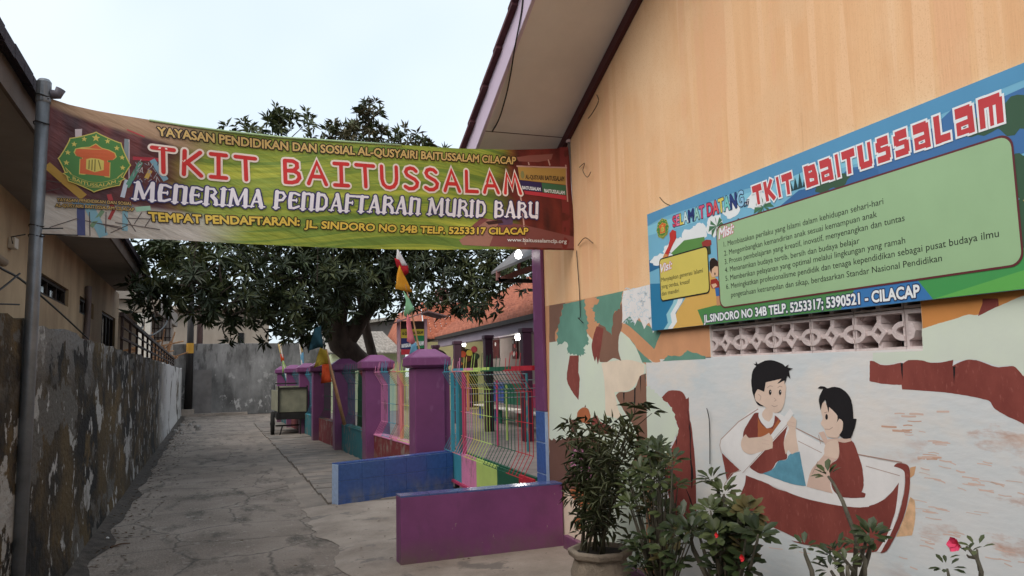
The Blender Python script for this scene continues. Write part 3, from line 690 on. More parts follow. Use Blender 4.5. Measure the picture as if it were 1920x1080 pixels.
for q in (((395, 240), (412, 228), (430, 232)), ((465, 240), (480, 230), (495, 236)), ((440, 310), (455, 325), (442, 332)), ((425, 360), (442, 370), (462, 362)), ((335, 285), (352, 300), (345, 325))): S_M.line(mb, [z3(*p) for p in q], .003, P_line, .0336)
mb.build('painted_boy', mural)
# the girl facing him
mb = MB()
mp([(740, 545), (775, 535), (800, 590), (870, 580), (885, 700), (830, 750), (820, 900), (835, 955), (760, 935), (660, 908), (690, 800), (770, 700), (790, 640)], P_skin2, .0265, z3)
mp([(868, 585), (960, 595), (1000, 670), (1035, 780), (1045, 900), (1030, 945), (1058, 955), (1052, 980), (960, 985), (880, 970), (830, 910), (815, 770), (870, 720), (880, 660)], P_mar, .0285, z3)
mp([(790, 620), (870, 590), (880, 660), (868, 722), (780, 700)], P_skin, .0288, z3)
mp([(860, 585), (955, 580), (962, 600), (920, 612), (870, 602)], P_skin2, .0298, z3)
mp([(765, 330), (860, 400), (900, 450), (905, 520), (870, 580), (800, 570), (780, 520), (755, 480), (770, 450), (758, 400)], P_skin, .0308, z3)
mp([(735, 245), (755, 230), (785, 235), (800, 245), (850, 235), (900, 250), (950, 300), (970, 370), (975, 450), (998, 452), (985, 510), (960, 580), (910, 585), (880, 560), (900, 530), (905, 470), (880, 450), (862, 478), (868, 430), (812, 370), (808, 410), (785, 320), (765, 350), (755, 395), (742, 320), (760, 270), (772, 248)], P_blk, .0322, z3)
mp([(868, 480), (885, 452), (905, 470), (900, 520), (880, 545), (865, 515)], P_skin, .0334, z3)
S_M.pxpoly(mb, [z3(795 + 9 * math.cos(a * .63), 438 + 20 * math.sin(a * .63)) for a in range(10)], P_blk, .0332)
for q in (((780, 410), (800, 404)), ((785, 520), (815, 522), (835, 508)), ((700, 820), (735, 740)), ((740, 560), (755, 620))): S_M.line(mb, [z3(*p) for p in q], .003, P_line, .0334)
mb.build('painted_girl', mural)

# ================================================================== WALL SIGN (billboard cloth on a frame, on the right house)
BX = WX - .035
S_B = Surf((BX, 0, 0), (0, -1, 0), (-1, 0, 0), None, .14)
def q3(x, y): return (1200 + x / 2.0764, 120 + y / 2.0764)
def q8(x, y): return (1220 + x / 4.5, 380 + y / 4.5)
def qb(x, y): return (1380 + x / 3.374, 120 + y / 3.374)
def sheet(r, g, b, k=1.1): return paint(r, g, b, k, .45, .03, 4, bump=.02)
sign = thing('wall_sign', (BX, 3.1, 2.1), 'wide light blue welcome sign with a pale green list panel hung on the peach wall', 'sign')
BY0, BY1 = 4.458, 1.72; BU0, BU1 = -BY0, -BY1; BZ0, BZ1 = 1.738, 2.512
mb = MB(); mb.box((BX, BY1, BZ0), (BX + .025, BY0, BZ1), sheet(116, 176, 204)); mb.build('sign_board', sign)
mb = MB()
def bp(pts, m, ly, f=q3): S_B.pxpoly(mb, [f(*p) for p in pts], m, ly)
def buv(pts, m, ly): S_B.uvpoly(mb, pts, m, ly)
H_ = BZ1 - BZ0; L_ = BU1 - BU0
def P_(a, b2): return (BU0 + a * L_, BZ0 + b2 * H_)
def wavy(a0, a1, b2, amp, n_=24, ph=0.0, fr=9): return [P_(a0 + (a1 - a0) * i / n_, b2 + amp * math.sin(ph + fr * i / n_) + amp * .5 * math.sin(2.3 * fr * i / n_ + ph)) for i in range(n_ + 1)]
buv(wavy(0, 1, .90, .02) + [P_(1, 1), P_(0, 1)], sheet(84, 146, 186), .002)
buv(wavy(0, 1, .80, .012, ph=2) + wavy(0, 1, .88, .012, ph=1)[::-1], sheet(132, 194, 216), .0021)
def blob(a, b2, rx, ry, m, ly, n_=22, bump=.18, seed=0):
    r = random.Random(seed); buv([P_(a + rx * math.cos(k * 6.283 / n_) * (1 + r.uniform(-bump, bump)), b2 + ry * math.sin(k * 6.283 / n_) * (1 + r.uniform(-bump, bump))) for k in range(n_)], m, ly)
W_ = sheet(226, 230, 232)
for i, (a, b2, rx, ry) in enumerate(((.10, .64, .03, .05), (.14, .66, .03, .06), (.18, .68, .035, .08), (.22, .70, .03, .08), (.28, .72, .03, .08), (.34, .8, .03, .06), (.42, .8, .03, .06), (.06, .58, .05, .05))): blob(a, b2, rx, ry, W_, .003 + i * .0004, seed=i)
# mountains, trees behind the headline
buv([P_(.60, .70), P_(.66, .80), P_(.70, .78), P_(.76, .86), P_(.80, .82), P_(.86, .92), P_(.92, .88), P_(1, .90), P_(1, .6), P_(.60, .6)], sheet(66, 112, 164), .007)
buv([P_(.48, .70), P_(.54, .77), P_(.60, .75), P_(.66, .79), P_(.72, .74), P_(.72, .6), P_(.48, .6)], sheet(58, 104, 156), .0072)
for i, (px_, py_, rx, ry) in enumerate(((1384, 420, .016, .035), (1548, 346, .026, .045), (1575, 338, .02, .04), (1850, 232, .035, .05), (1905, 215, .03, .08), (1912, 330, .02, .10), (1914, 420, .02, .10))):
    q_ = S_B.px(px_, py_); blob((q_[0] - BU0) / L_, (q_[1] - BZ0) / H_, rx, ry, sheet(58, 88, 66), .008 + i * .0003, seed=20 + i)
for i in range(7): a = .52 + i * .012; buv([P_(a - .006, .78), P_(a, .84 + .02 * (i % 3)), P_(a + .006, .78)], sheet(38, 66, 70), .0105)
# sea, sand, grass at the bottom and left
buv([P_(0, 0), P_(.10, 0), P_(.13, .1), P_(.11, .2), P_(.13, .3), P_(.06, .38), P_(0, .4)], sheet(46, 122, 164), .003)
buv([P_(.075, 0), P_(.15, 0), P_(.34, .0), P_(.34, .16), P_(.24, .42), P_(.14, .46), P_(.12, .36), P_(.16, .24), P_(.12, .14)], sheet(212, 170, 92), .0032)
for k, (m_, d) in enumerate(((sheet(150, 202, 214), 0), (W_, .018))):
    L1 = [(.055, 0), (.075, .05), (.07, .12), (.10, .2), (.115, .28), (.07, .36)]
    buv([P_(a + d, b2) for a, b2 in L1] + [P_(a + d + .022, b2) for a, b2 in L1[::-1]], m_, .0042 + k * .0005)
buv([P_(0, .5), P_(.06, .52), P_(.1, .56), P_(.1, .62), P_(0, .6)], sheet(44, 104, 150), .0034)
buv([P_(.08, .58), P_(.16, .68), P_(.24, .66), P_(.25, .3), P_(.2, .3), P_(.2, .56)], sheet(92, 140, 76), .0052)
buv([P_(.22, .0), P_(.68, .0), P_(.66, .1), P_(.4, .16), P_(.2, .12)], sheet(78, 134, 78), .0056)
buv([P_(.60, 0), P_(1, 0), P_(1, .35), P_(.7, .2), P_(.64, .1)], sheet(70, 150, 84), .0051)
buv([P_(.62, .0), P_(.80, .0), P_(.76, .18), P_(.66, .12)], sheet(60, 118, 176), .0062)
buv([P_(.80, .0), P_(1, .0), P_(1, .12), P_(.9, .06)], sheet(96, 170, 84), .0063)
buv([P_(.93, .3), P_(1, .3), P_(1, .42), P_(.95, .42)], sheet(214, 176, 96), .0064)
# palm
for a, b2 in [((S_B.px(*q_)[0] - BU0) / L_, (S_B.px(*q_)[1] - BZ0) / H_) for q_ in ((1344, 424), (1432, 388))]:
    for k in range(8):
        t_ = k * .8; buv([P_(a, b2), P_(a + .022 * math.cos(t_) - .004, b2 + .055 * math.sin(t_) + .02), P_(a + .03 * math.cos(t_), b2 + .07 * math.sin(t_) - .02)], sheet(70, 116, 84), .0108 + k * .0001)
mb.build('printed_landscape', sign)
# beach boy printed beside the list panel (plain generic figure), red slide, emblem
mb = MB()
bp([(505, 470), (540, 465), (570, 500), (575, 570), (570, 620), (520, 630), (500, 580)], sheet(216, 178, 148), .014, q8)
bp([(500, 560), (498, 500), (515, 470), (540, 468), (565, 490), (575, 540), (545, 535), (520, 560), (515, 600)], sheet(44, 30, 28), .015, q8)
bp([(510, 650), (560, 640), (582, 680), (580, 720), (520, 725), (505, 690)], sheet(150, 52, 44), .0145, q8)
bp([(545, 720), (585, 715), (585, 785), (555, 790)], sheet(52, 104, 170), .0146, q8)
bp([(555, 790), (588, 785), (592, 865), (560, 870)], sheet(190, 140, 104), .0147, q8)
bp([(515, 690), (550, 680), (565, 700), (530, 725)], sheet(216, 178, 148), .0155, q8)
S_B.pxpoly(mb, [q8(545 + 6 * math.cos(a), 600 + 12 * math.sin(a)) for a in range(6)], sheet(30, 24, 24), .0158)
mb.build('printed_boy', sign); mb = MB()
bp([(160, 260), (185, 228), (215, 240), (218, 300), (190, 350), (160, 420), (150, 455), (100, 470), (120, 430), (150, 370), (165, 310)], sheet(190, 56, 52), .0142, q8)
bp([(102, 468), (118, 430), (150, 440), (140, 462)], sheet(206, 140, 88), .0147, q8)
mb.build('printed_slide', sign); mb = MB()
bp([(432, 335), (470, 312), (512, 315), (515, 350), (490, 380), (440, 372)], sheet(150, 60, 56), .0143, q8)
bp([(470, 370), (505, 365), (510, 430), (485, 440)], sheet(60, 70, 50), .0144, q8)
mb.build('printed_children', sign)
def emblem(mb, S, ctr, rx, ry, k, fringe=True, cut=0, sh=sheet, ly=.014):
    """green scalloped badge with ring of stars, orange domed house and book; (ctr in photo px, radii px)"""
    cxp, cyp = ctr
    u_, v_ = S.px(cxp, cyp); ul = S.px(cxp - rx, cyp)[0]; ur = S.px(cxp + rx, cyp)[0]; RX = abs(ur - ul) / 2; RY = abs(S.px(cxp, cyp - ry)[1] - S.px(cxp, cyp + ry)[1]) / 2
    E = lambda a, b2: (u_ + a * RX, v_ + b2 * RY)
    def scal(s_): 
        o = []
        for i in range(96):
            t_ = i * 2 * math.pi / 96; r = s_ * (.90 + .10 * (1 - abs(math.sin(t_ * 4)) ** .7)); o.append(E(r * math.cos(t_), r * math.sin(t_)))
        return o
    gold = sh(206, 190, 96); grn = sh(74, 128, 62); orr = sh(206, 98, 52); red = orr
    S.uvpoly(mb, scal(1.0), gold, ly, cut); S.uvpoly(mb, scal(.965), grn, ly + .001, cut)
    for i in range(9):
        t_ = math.radians(-8 + i * 24.5); r = .77; big = .12 if i == 4 else .085
        S.uvpoly(mb, [E(r * math.cos(t_) * 1.0 + (big if j % 2 == 0 else big * .42) * math.sin(j * math.pi / 5), r * math.sin(t_) * 1.02 + (big if j % 2 == 0 else big * .42) * 1.12 * math.cos(j * math.pi / 5)) for j in range(10)], gold, ly + .002)
    dome = [(-.40, -.42), (-.40, .06), (-.34, .06), (-.34, .1), (-.50, .14), (-.56, .24), (-.52, .36), (-.36, .42), (-.16, .46), (0, .58), (.16, .46), (.36, .42), (.52, .34), (.56, .22), (.48, .12), (.33, .08), (.33, .03), (.40, .03), (.40, -.44)]
    S.uvpoly(mb, [E(a * 1.05, b2 * 1.06 - .005) for a, b2 in dome], gold, ly + .002); S.uvpoly(mb, [E(a, b2) for a, b2 in dome], orr, ly + .003)
    S.uvpoly(mb, [E(a, b2) for a, b2 in ((-.24, .06), (-.02, .16), (.24, .06), (.24, -.24), (0, -.34), (-.24, -.26))], gold, ly + .004)
    for q in ((-.16, .03, -.16, -.24), (-.08, .05, -.08, -.27), (.0, .07, .0, -.30), (.09, .05, .16, -.22)): S.line(mb, [E(q[0], q[1]), E(q[2], q[3])], RX * .03, sh(120, 110, 40), ly + .005, px=False)
    S.line(mb, [E(-.1, .32), E(.02, .24), E(.14, .34)], RX * .05, gold, ly + .0045, px=False); S.line(mb, [E(-.08, .2), E(.16, .28)], RX * .04, gold, ly + .0048, px=False)
    # ribbon
    rb = [E(-.66 + 1.32 * i / 12, -.46 - .22 * math.sin(math.pi * i / 12)) for i in range(13)]; rt = [(a, b2 - RY * .16) for a, b2 in rb]
    S.uvpoly(mb, [(a, b2 + RY * .012) for a, b2 in rb] + [(a, b2 - RY * .012) for a, b2 in rt[::-1]], gold, ly + .0042); S.uvpoly(mb, rb[:] + rt[::-1], grn, ly + .005)
    for sx in (-1, 1):
        S.uvpoly(mb, [E(sx * .62, -.44), E(sx * .80, -.24), E(sx * .74, -.40), E(sx * .86, -.46), E(sx * .66, -.60)], gold, ly + .0022); S.uvpoly(mb, [E(sx * .64, -.46), E(sx * .77, -.30), E(sx * .71, -.42), E(sx * .81, -.46), E(sx * .67, -.57)], grn, ly + .0035)
    def fn(x, y): a = rb[0][0] + (rb[-1][0] - rb[0][0]) * (.06 + .88 * x); i = (.06 + .88 * x); return (a, v_ + RY * (-.46 - .22 * math.sin(math.pi * i) - .135 + .11 * y))
    letter(mb, S, (fn, 1, 1), 'BAITUSSALAM', gold, ly + .006, .015)
mb = MB(); emblem(mb, S_B, q8(102, 218), 12, 20, 1); mb.build('emblem', sign)
# panels with rounded corners
def rrect(S, tl, br, rad, n_=6, grow=0.0):
    (a0, b0), (a1, b1) = tl, br; a0 -= grow; a1 += grow; b0 += grow; b1 -= grow; o = []
    for (cx_, cy_, t0) in ((a1 - rad, b0 - rad, 0), (a0 + rad, b0 - rad, 90), (a0 + rad, b1 + rad, 180), (a1 - rad, b1 + rad, 270)):
        for i in range(n_ + 1): t_ = math.radians(t0 + 90 * i / n_); o.append((cx_ + rad * math.cos(t_), cy_ + rad * math.sin(t_)))
    return o
gTL = S_B.px(*q3(298, 640)); gBL = S_B.px(*q3(318, 948)); gTR = S_B.px(*q3(1440, 275)); gBR = S_B.px(*q3(1492, 760))
ga0 = (gTL[0] + gBL[0]) / 2; ga1 = (gTR[0] + gBR[0]) / 2; gz1 = S_B.px(*q3(900, 447))[1]; gz0 = S_B.px(*q3(900, 862))[1]
mb = MB(); S_B.uvpoly(mb, rrect(S_B, (ga0, gz1), (ga1, gz0), .05, grow=.008), sheet(98, 44, 50), .0165); S_B.uvpoly(mb, rrect(S_B, (ga0, gz1), (ga1, gz0), .045), sheet(152, 184, 142), .018); mb.build('list_panel', sign)
ya0, yz1 = S_B.px(*q8(78, 480)); ya1, _z = S_B.px(*q8(478, 380)); yz0 = S_B.px(*q8(290, 790))[1]; yz1 = S_B.px(*q8(290, 425))[1]
mb = MB(); S_B.uvpoly(mb, rrect(S_B, (ya0, yz1), (ya1, yz0), .03, grow=.008), sheet(24, 24, 34), .0165); S_B.uvpoly(mb, rrect(S_B, (ya0, yz1), (ya1, yz0), .026), sheet(208, 192, 98), .018); mb.build('yellow_panel', sign)
m_txt = sheet(44, 48, 44, 1)
mb = MB()
def lines(body, bl, br, hl, hr, f=q3, off=.004, m=m_txt, ly=.021, **kw):
    letter(mb, S_B, S_B.quad(f(*bl), f(*br), (f(*bl)[0] - hl * .06, f(*bl)[1] - hl), (f(*br)[0] - hr * .06, f(*br)[1] - hr)), body, m, ly, off, **kw)
for body, bl, br, hl, hr in (('1. Membiasakan perilaku yang Islami dalam kehidupan sehari-hari', (328, 712), (950, 545), 10, 12.5),
    ('2. Mengembangkan kemandirian anak sesuai kemampuan anak', (330, 747), (925, 595), 10, 12.5), ('3. Proses pembelajaran yang kreatif, inovatif, menyenangkan dan tuntas', (332, 780), (1033, 610), 10, 13),
    ('4. Menanamkan budaya tertib, bersih dan budaya belajar', (333, 812), (857, 698), 10, 12), ('5. Memberikan pelayanan yang optimal melalui lingkungan yang ramah', (335, 845), (1035, 697), 10, 13),
    ('6. Meningkatkan profesionalisme pendidik dan tenaga kependidikan sebagai pusat budaya ilmu', (338, 877), (1400, 672), 10, 15), ('pengetahuan ketrampilan dan sikap, berdasarkan Standar Nasional Pendidikan', (357, 908), (1178, 767), 10, 13.5)):
    lines(body, bl, br, hl, hr)
for body, bl, br, h0, h1 in (('Menyiapkan generasi Islami', (95, 668), (445, 588), 8, 9), ('yang cerdas, kreatif', (95, 725), (335, 680), 8, 8.6), ('dan mandiri', (98, 785), (243, 757), 8, 8.4)): lines(body, bl, br, h0, h1, q8)
m_navy = sheet(26, 34, 74); m_pinkw = sheet(198, 60, 84)
lines('Misi:', (308, 682), (368, 655), 20, 19, off=.03, m=W_, outline=m_pinkw, outline_w=.035, shear=.3)
lines('Visi:', (88, 590), (185, 552), 16, 15, q8, off=.03, m=W_, outline=m_pinkw, outline_w=.035, shear=.3)
lines('di', (405, 556), (428, 549), 13, 13, off=.01, m=m_navy, shear=.3)
lines('JL.SINDORO NO 34B TELP. 5253317; 5390521 - CILACAP', (250, 1006), (1090, 906), 14, 24, off=.035, m=W_, outline=m_navy, outline_w=.065, ly=.012)
cyc = [sheet(*q) for q in ((206, 66, 96), (220, 120, 150), (214, 196, 88), (196, 220, 222), (36, 52, 112), (150, 200, 190), (206, 84, 120), (206, 60, 90), (214, 90, 96), (216, 200, 90), (120, 196, 190), (40, 60, 120), (140, 190, 220))]
lines('SELAMAT DATANG', (130, 634), (405, 549), 20, 29, off=.03, m=W_, outline=m_navy, outline_w=.035, ly=.014, cols=cyc)
mb.build('lettering', sign)
mb = MB()
bx = S_B.quad(q3(449, 552), q3(1418, 226), q3(436, 478), q3(1408, 106))
strokes(mb, S_B, bx, 'TKIT BaITUSSaLam', G_CHUNK, sheet(192, 62, 66), .020, gap=.17, outline=W_, ow=.075, butt=True)
mb.build('headline_lettering', sign)

# ================================================================== BANNER across the lane
BA, BB = V((-1.14, 5.2, 0)), V((2.46, 5.73, 0)); BD = (BB - BA).normalized(); BN = V((BD.y, -BD.x, 0))
def ripple(u, v): return .006 * math.sin(6 * u - 7 * v) + .010 * math.sin(12 * v + 5 * u) * math.exp(-u * 1.6) + .010 * math.sin(10 * v - 4 * (3.7 - u)) * math.exp(-(3.7 - u) * 2) + .014 * math.sin(2.1 * u + 3.0 * v) + .010 * math.sin(4.3 * u - 5 * v + 1) + .022 * math.sin(9 * (v - .18 * u)) * math.exp(-u * 2.2)
S_N = Surf(BA, BD, BN, ripple, .45)
banner = thing('street_banner', BA + BD * 1.9 + V((0, 0, 2.8)), 'long green banner with red ends strung across the lane between two thin poles', 'banner')
def n1(x, y): return (x / 3.177, 140 + y / 3.177)
def n2(x, y): return (540 + x / 3.31, 200 + y / 3.31)
def n3(x, y): return (60 + x / 3.6, 160 + y / 3.6)
top_px = [(84, 180), (130, 195), (180, 206), (230, 215), (280, 224), (350, 236), (430, 246), (530, 256), (640, 265), (750, 273), (860, 279), (960, 279.5), (1066, 277)]
bot_px = [(76, 441), (180, 446), (300, 449), (450, 457), (600, 463), (750, 467), (900, 468), (1081, 468)]
tuv = [S_N.px(*p) for p in top_px]; buv_ = [S_N.px(*p) for p in bot_px]
def interp(L, u):
    for (a, b2), (d, e) in zip(L, L[1:]):
        if u <= d: break
    return b2 + (e - b2) * (u - a) / (d - a)
NU, NV = 120, 28; mb = MB(); mb.uv = []
uL, uR = tuv[0][0], tuv[-1][0]; dR = buv_[-1][0] - uR
m_ban = bpy.data.materials.new('banner print'); m_ban.use_nodes = True
n, l = nodes_of(m_ban); b = n['Principled BSDF']; b.inputs['Roughness'].default_value = .5
uvn = n.new('ShaderNodeUVMap'); sp = n.new('ShaderNodeSeparateXYZ'); l.new(uvn.outputs[0], sp.inputs[0])
def mth(op, a, b2=None, cl=False):
    q = n.new('ShaderNodeMath'); q.operation = op; q.use_clamp = cl
    for i, v in enumerate((a, b2)):
        if v is None: continue
        if isinstance(v, (int, float)): q.inputs[i].default_value = v
        else: l.new(v, q.inputs[i])
    return q.outputs[0]
wv = mth('ADD', mth('MULTIPLY', mth('SINE', mth('MULTIPLY', sp.outputs[0], 7.0)), .16), mth('ADD', sp.outputs[1], mth('MULTIPLY', sp.outputs[0], .35)))
cb = n.new('ShaderNodeCombineXYZ'); l.new(mth('MULTIPLY', sp.outputs[0], 1.3), cb.inputs[0]); l.new(mth('MULTIPLY', wv, 7.0), cb.inputs[1])
nz = n.new('ShaderNodeTexNoise'); nz.inputs['Scale'].default_value = 1.3; nz.inputs['Detail'].default_value = 3; l.new(cb.outputs[0], nz.inputs['Vector'])
rp = n.new('ShaderNodeValToRGB'); e = rp.color_ramp.elements
e[0].position = .3; e[0].color = (*c(104, 132, 58), 1); e[1].position = .74; e[1].color = (*c(214, 212, 84), 1)
for ps, cl_ in ((.42, (124, 150, 62)), (.47, (168, 178, 68)), (.53, (140, 160, 64)), (.6, (186, 192, 74))): q = e.new(ps); q.color = (*c(*cl_), 1)
l.new(nz.outputs[0], rp.inputs[0])
nz2 = n.new('ShaderNodeTexNoise'); nz2.inputs['Scale'].default_value = 2.5; l.new(uvn.outputs[0], nz2.inputs['Vector'])
jit = mth('MULTIPLY', mth('SUBTRACT', nz2.outputs[0], .5), .12)
def band(e0, e1, src): 
    q = n.new('ShaderNodeMapRange'); q.interpolation_type = 'SMOOTHSTEP'; q.inputs['From Min'].default_value = e0; q.inputs['From Max'].default_value = e1; l.new(src, q.inputs[0]); return q.outputs[0]
uj = mth('ADD', sp.outputs[0], jit)
nz3 = n.new('ShaderNodeTexNoise'); nz3.inputs['Scale'].default_value = 1; cb3 = n.new('ShaderNodeCombineXYZ'); l.new(mth('MULTIPLY', sp.outputs[0], 26.0), cb3.inputs[0]); l.new(mth('MULTIPLY', sp.outputs[1], 1.5), cb3.inputs[1]); l.new(cb3.outputs[0], nz3.inputs['Vector'])
rd = n.new('ShaderNodeValToRGB'); e = rd.color_ramp.elements; e[0].position = .36; e[0].color = (*c(78, 30, 30), 1); e[1].position = .66; e[1].color = (*c(132, 50, 42), 1); l.new(nz3.outputs[0], rd.inputs[0])
rl = n.new('ShaderNodeValToRGB'); e = rl.color_ramp.elements; e[0].position = .34; e[0].color = (*c(64, 36, 42), 1); e[1].position = .66; e[1].color = (*c(122, 62, 60), 1); l.new(nz3.outputs[0], rl.inputs[0])
m1 = n.new('ShaderNodeMixRGB'); l.new(band(.79, .87, mth('ADD', uj, mth('MULTIPLY', sp.outputs[1], .0))), m1.inputs[0]); l.new(rp.outputs[0], m1.inputs[1]); l.new(rd.outputs[0], m1.inputs[2])
inv = mth('SUBTRACT', 1.0, band(.17, .25, mth('ADD', uj, 0.0)))
m2 = n.new('ShaderNodeMixRGB'); l.new(inv, m2.inputs[0]); l.new(m1.outputs[0], m2.inputs[1]); l.new(rl.outputs[0], m2.inputs[2])
# pale paving of the two printed photographs
fl = mth('MULTIPLY', mth('SUBTRACT', 1.0, band(.20, .32, uj)), mth('SUBTRACT', 1.0, band(.26, .32, mth('ADD', sp.outputs[1], mth('MULTIPLY', sp.outputs[0], .25)))))
m3 = n.new('ShaderNodeMixRGB'); m3.inputs[2].default_value = (*c(206, 198, 188), 1); l.new(fl, m3.inputs[0]); l.new(m2.outputs[0], m3.inputs[1])
fr = mth('MULTIPLY', band(.78, .86, uj), mth('SUBTRACT', 1.0, band(.20, .26, mth('ADD', sp.outputs[1], mth('MULTIPLY', sp.outputs[0], .18)))))
m4 = n.new('ShaderNodeMixRGB'); m4.inputs[2].default_value = (*c(150, 96, 92), 1); l.new(mth('MULTIPLY', fr, .0), m4.inputs[0]); l.new(m3.outputs[0], m4.inputs[1])
# tiled roof of the left photograph fading into the green
rf = mth('MULTIPLY', mth('SUBTRACT', 1.0, band(.18, .30, uj)), band(.93, .98, mth('ADD', sp.outputs[1], mth('MULTIPLY', sp.outputs[0], .75))))
m5 = n.new('ShaderNodeMixRGB'); m5.inputs[2].default_value = (*c(176, 142, 112), 1); l.new(rf, m5.inputs[0]); l.new(m4.outputs[0], m5.inputs[1])
l.new(m5.outputs[0], b.inputs['Base Color'])
wn_ = n.new('ShaderNodeTexNoise'); wn_.inputs['Scale'].default_value = 1; wn_.inputs['Detail'].default_value = 4; cw = n.new('ShaderNodeCombineXYZ')
l.new(mth('ADD', mth('MULTIPLY', sp.outputs[0], 16.0), mth('MULTIPLY', sp.outputs[1], 3.0)), cw.inputs[0]); l.new(mth('ADD', mth('MULTIPLY', sp.outputs[1], 7.0), mth('MULTIPLY', sp.outputs[0], 9.0)), cw.inputs[1]); l.new(cw.outputs[0], wn_.inputs['Vector'])
bw2 = n.new('ShaderNodeBump'); bw2.inputs['Strength'].default_value = .55; bw2.inputs['Distance'].default_value = .05; l.new(wn_.outputs[0], bw2.inputs['Height']); l.new(bw2.outputs[0], b.inputs['Normal'])
trn = n.new('ShaderNodeBsdfTranslucent'); l.new(m5.outputs[0], trn.inputs[0]); mxs = n.new('ShaderNodeMixShader'); mxs.inputs[0].default_value = .25
l.new(b.outputs[0], mxs.inputs[1]); l.new(trn.outputs[0], mxs.inputs[2]); l.new(mxs.outputs[0], n['Material Output'].inputs[0])
for i in range(NU + 1):
    for j in range(NV + 1):
        s_, t_ = i / NU, j / NV
        u = uL + (uR - uL) * s_; u2 = u + (dR * s_ if True else 0)
        zt, zb = interp(tuv, u), interp(buv_, max(buv_[0][0], u))
        mb.v.append(S_N.at(u * t_ + u2 * (1 - t_), zb + (zt - zb) * t_, 0)); mb.uv.append((s_, t_))
k = mb.mi(m_ban)
for i in range(NU):
    for j in range(NV):
        o = i * (NV + 1) + j; mb.f.append([o, o + NV + 1, o + NV + 2, o + 1]); mb.m.append(k)
cloth = mb.build('cloth', banner, smooth='raw')
C_ = .12
# rolled hem along the top edge
mb = MB(); m_hem = paint(160, 184, 140, 1, .4); mb.tube([S_N.at(a, b2 - .004, .008) for a, b2 in tuv[4:-3]], .008, m_hem, 6); mb.build('hem', banner, smooth=True)
# printed photographs: climbing frame on the left, school sign board on the right
mb = MB()
def npz(pts, m, ly, f=n3): S_N.pxpoly(mb, [f(*p) for p in pts], m, ly, C_)
def pipe(p, q, wpx, col, ly, f=n3):
    a, b2 = V(S_N.px(*f(*p))), V(S_N.px(*f(*q))); k_ = max(2, int((b2 - a).length / .12)); wm = wpx / 3.6 / 1440 * 5.3 * 1.0
    S_N.line(mb, [tuple(a + (b2 - a) * i / k_) for i in range(k_ + 1)], wm, sheet(*col), ly, px=False, butt=True)
npz([(290, 295), (338, 293), (336, 345), (292, 360)], sheet(196, 182, 186), .003)
pipe((100, 540), (350, 760), 46, (176, 140, 60), .004); pipe((640, 300), (760, 352), 8, (176, 60, 66), .0035); pipe((640, 365), (630, 560), 26, (128, 140, 146), .0035)
pipe((655, 370), (655, 640), 6, (196, 180, 186), .0037); pipe((680, 495), (860, 505), 22, (170, 52, 66), .004); pipe((735, 520), (640, 690), 26, (88, 142, 122), .0043); pipe((810, 505), (905, 640), 34, (124, 166, 186), .0045)
pipe((330, 810), (334, 1018), 42, (70, 78, 128), .005); pipe((375, 800), (485, 1022), 52, (130, 178, 196), .0055); pipe((628, 850), (628, 985), 30, (132, 178, 194), .005); pipe((560, 830), (520, 910), 18, (160, 56, 56), .0052)
pipe((480, 850), (400, 960), 22, (120, 152, 120), .0048); pipe((800, 575), (770, 630), 24, (196, 160, 80), .0046); pipe((520, 740), (545, 830), 26, (168, 58, 62), .0044); pipe((275, 800), (680, 815), 12, (120, 160, 190), .0046)
pipe((700, 840), (800, 830), 30, (150, 190, 168), .0046); pipe((640, 640), (610, 760), 24, (190, 200, 214), .0046)
for a, b2, d, e_ in ((300, 905, 620, 975), (560, 930, 864, 975), (120, 965, 300, 905), (640, 900, 860, 905), (690, 940, 740, 860), (760, 960, 820, 870), (388, 860, 392, 1020), (500, 860, 498, 1000), (410, 930, 600, 960), (620, 870, 700, 990), (530, 1000, 660, 940), (70, 640, 200, 660), (66, 720, 190, 700)): pipe((a, b2), (d, e_), 5, (84, 74, 74), .006)
r_ = random.Random(4)
for _ in range(40):
    x, y = r_.uniform(690, 850), r_.uniform(500, 640); pipe((x, y), (x + r_.uniform(-25, 25), y + r_.uniform(10, 40)), 4, r_.choice(((150, 150, 160), (190, 180, 180), (90, 70, 80))), .0062 + _ * .00006)
npz([(1425, 310), (1500, 298), (1650, 290), (1640, 325), (1560, 340), (1440, 335)], sheet(140, 84, 76), .003, n2)
for p, q in (((1500, 340), (1505, 358)), ((1620, 320), (1632, 362)), ((1440, 560), (1465, 860)), ((1725, 360), (1735, 590)), ((1425, 365), (1732, 378))):
    pipe(p, q, 12, (190, 150, 140), .0035, n2)
npz([(1140, 740), (1200, 690), (1460, 740), (1790, 810), (1790, 880), (1200, 870)], sheet(128, 74, 72), .0022, n2)
npz([(1060, 830), (1240, 700), (1300, 720), (1240, 870), (1080, 860)], sheet(156, 112, 98), .003, n2)
npz([(1290, 690), (1390, 690), (1385, 735), (1300, 738)], sheet(88, 66, 96), .0035, n2); npz([(1220, 715), (1320, 705), (1330, 725), (1240, 735)], sheet(60, 34, 34), .0042, n2)
npz([(1690, 250), (1740, 250), (1750, 885), (1700, 885)], sheet(118, 44, 44), .0018, n2)
bl_ = [(1432, 370), (1726, 382), (1726, 485), (1440, 452)]; npz(bl_, sheet(176, 140, 74), .005, n2)
npz([(1441, 455), (1574, 470), (1576, 532), (1452, 518)], sheet(48, 40, 82), .0052, n2); npz([(1576, 470), (1727, 488), (1728, 550), (1578, 532)], sheet(60, 104, 74), .0054, n2); npz([(1462, 522), (1728, 553), (1728, 580), (1470, 545)], sheet(180, 54, 66), .0056, n2)
m_goldt, m_blkt = sheet(200, 168, 104), sheet(34, 22, 18)
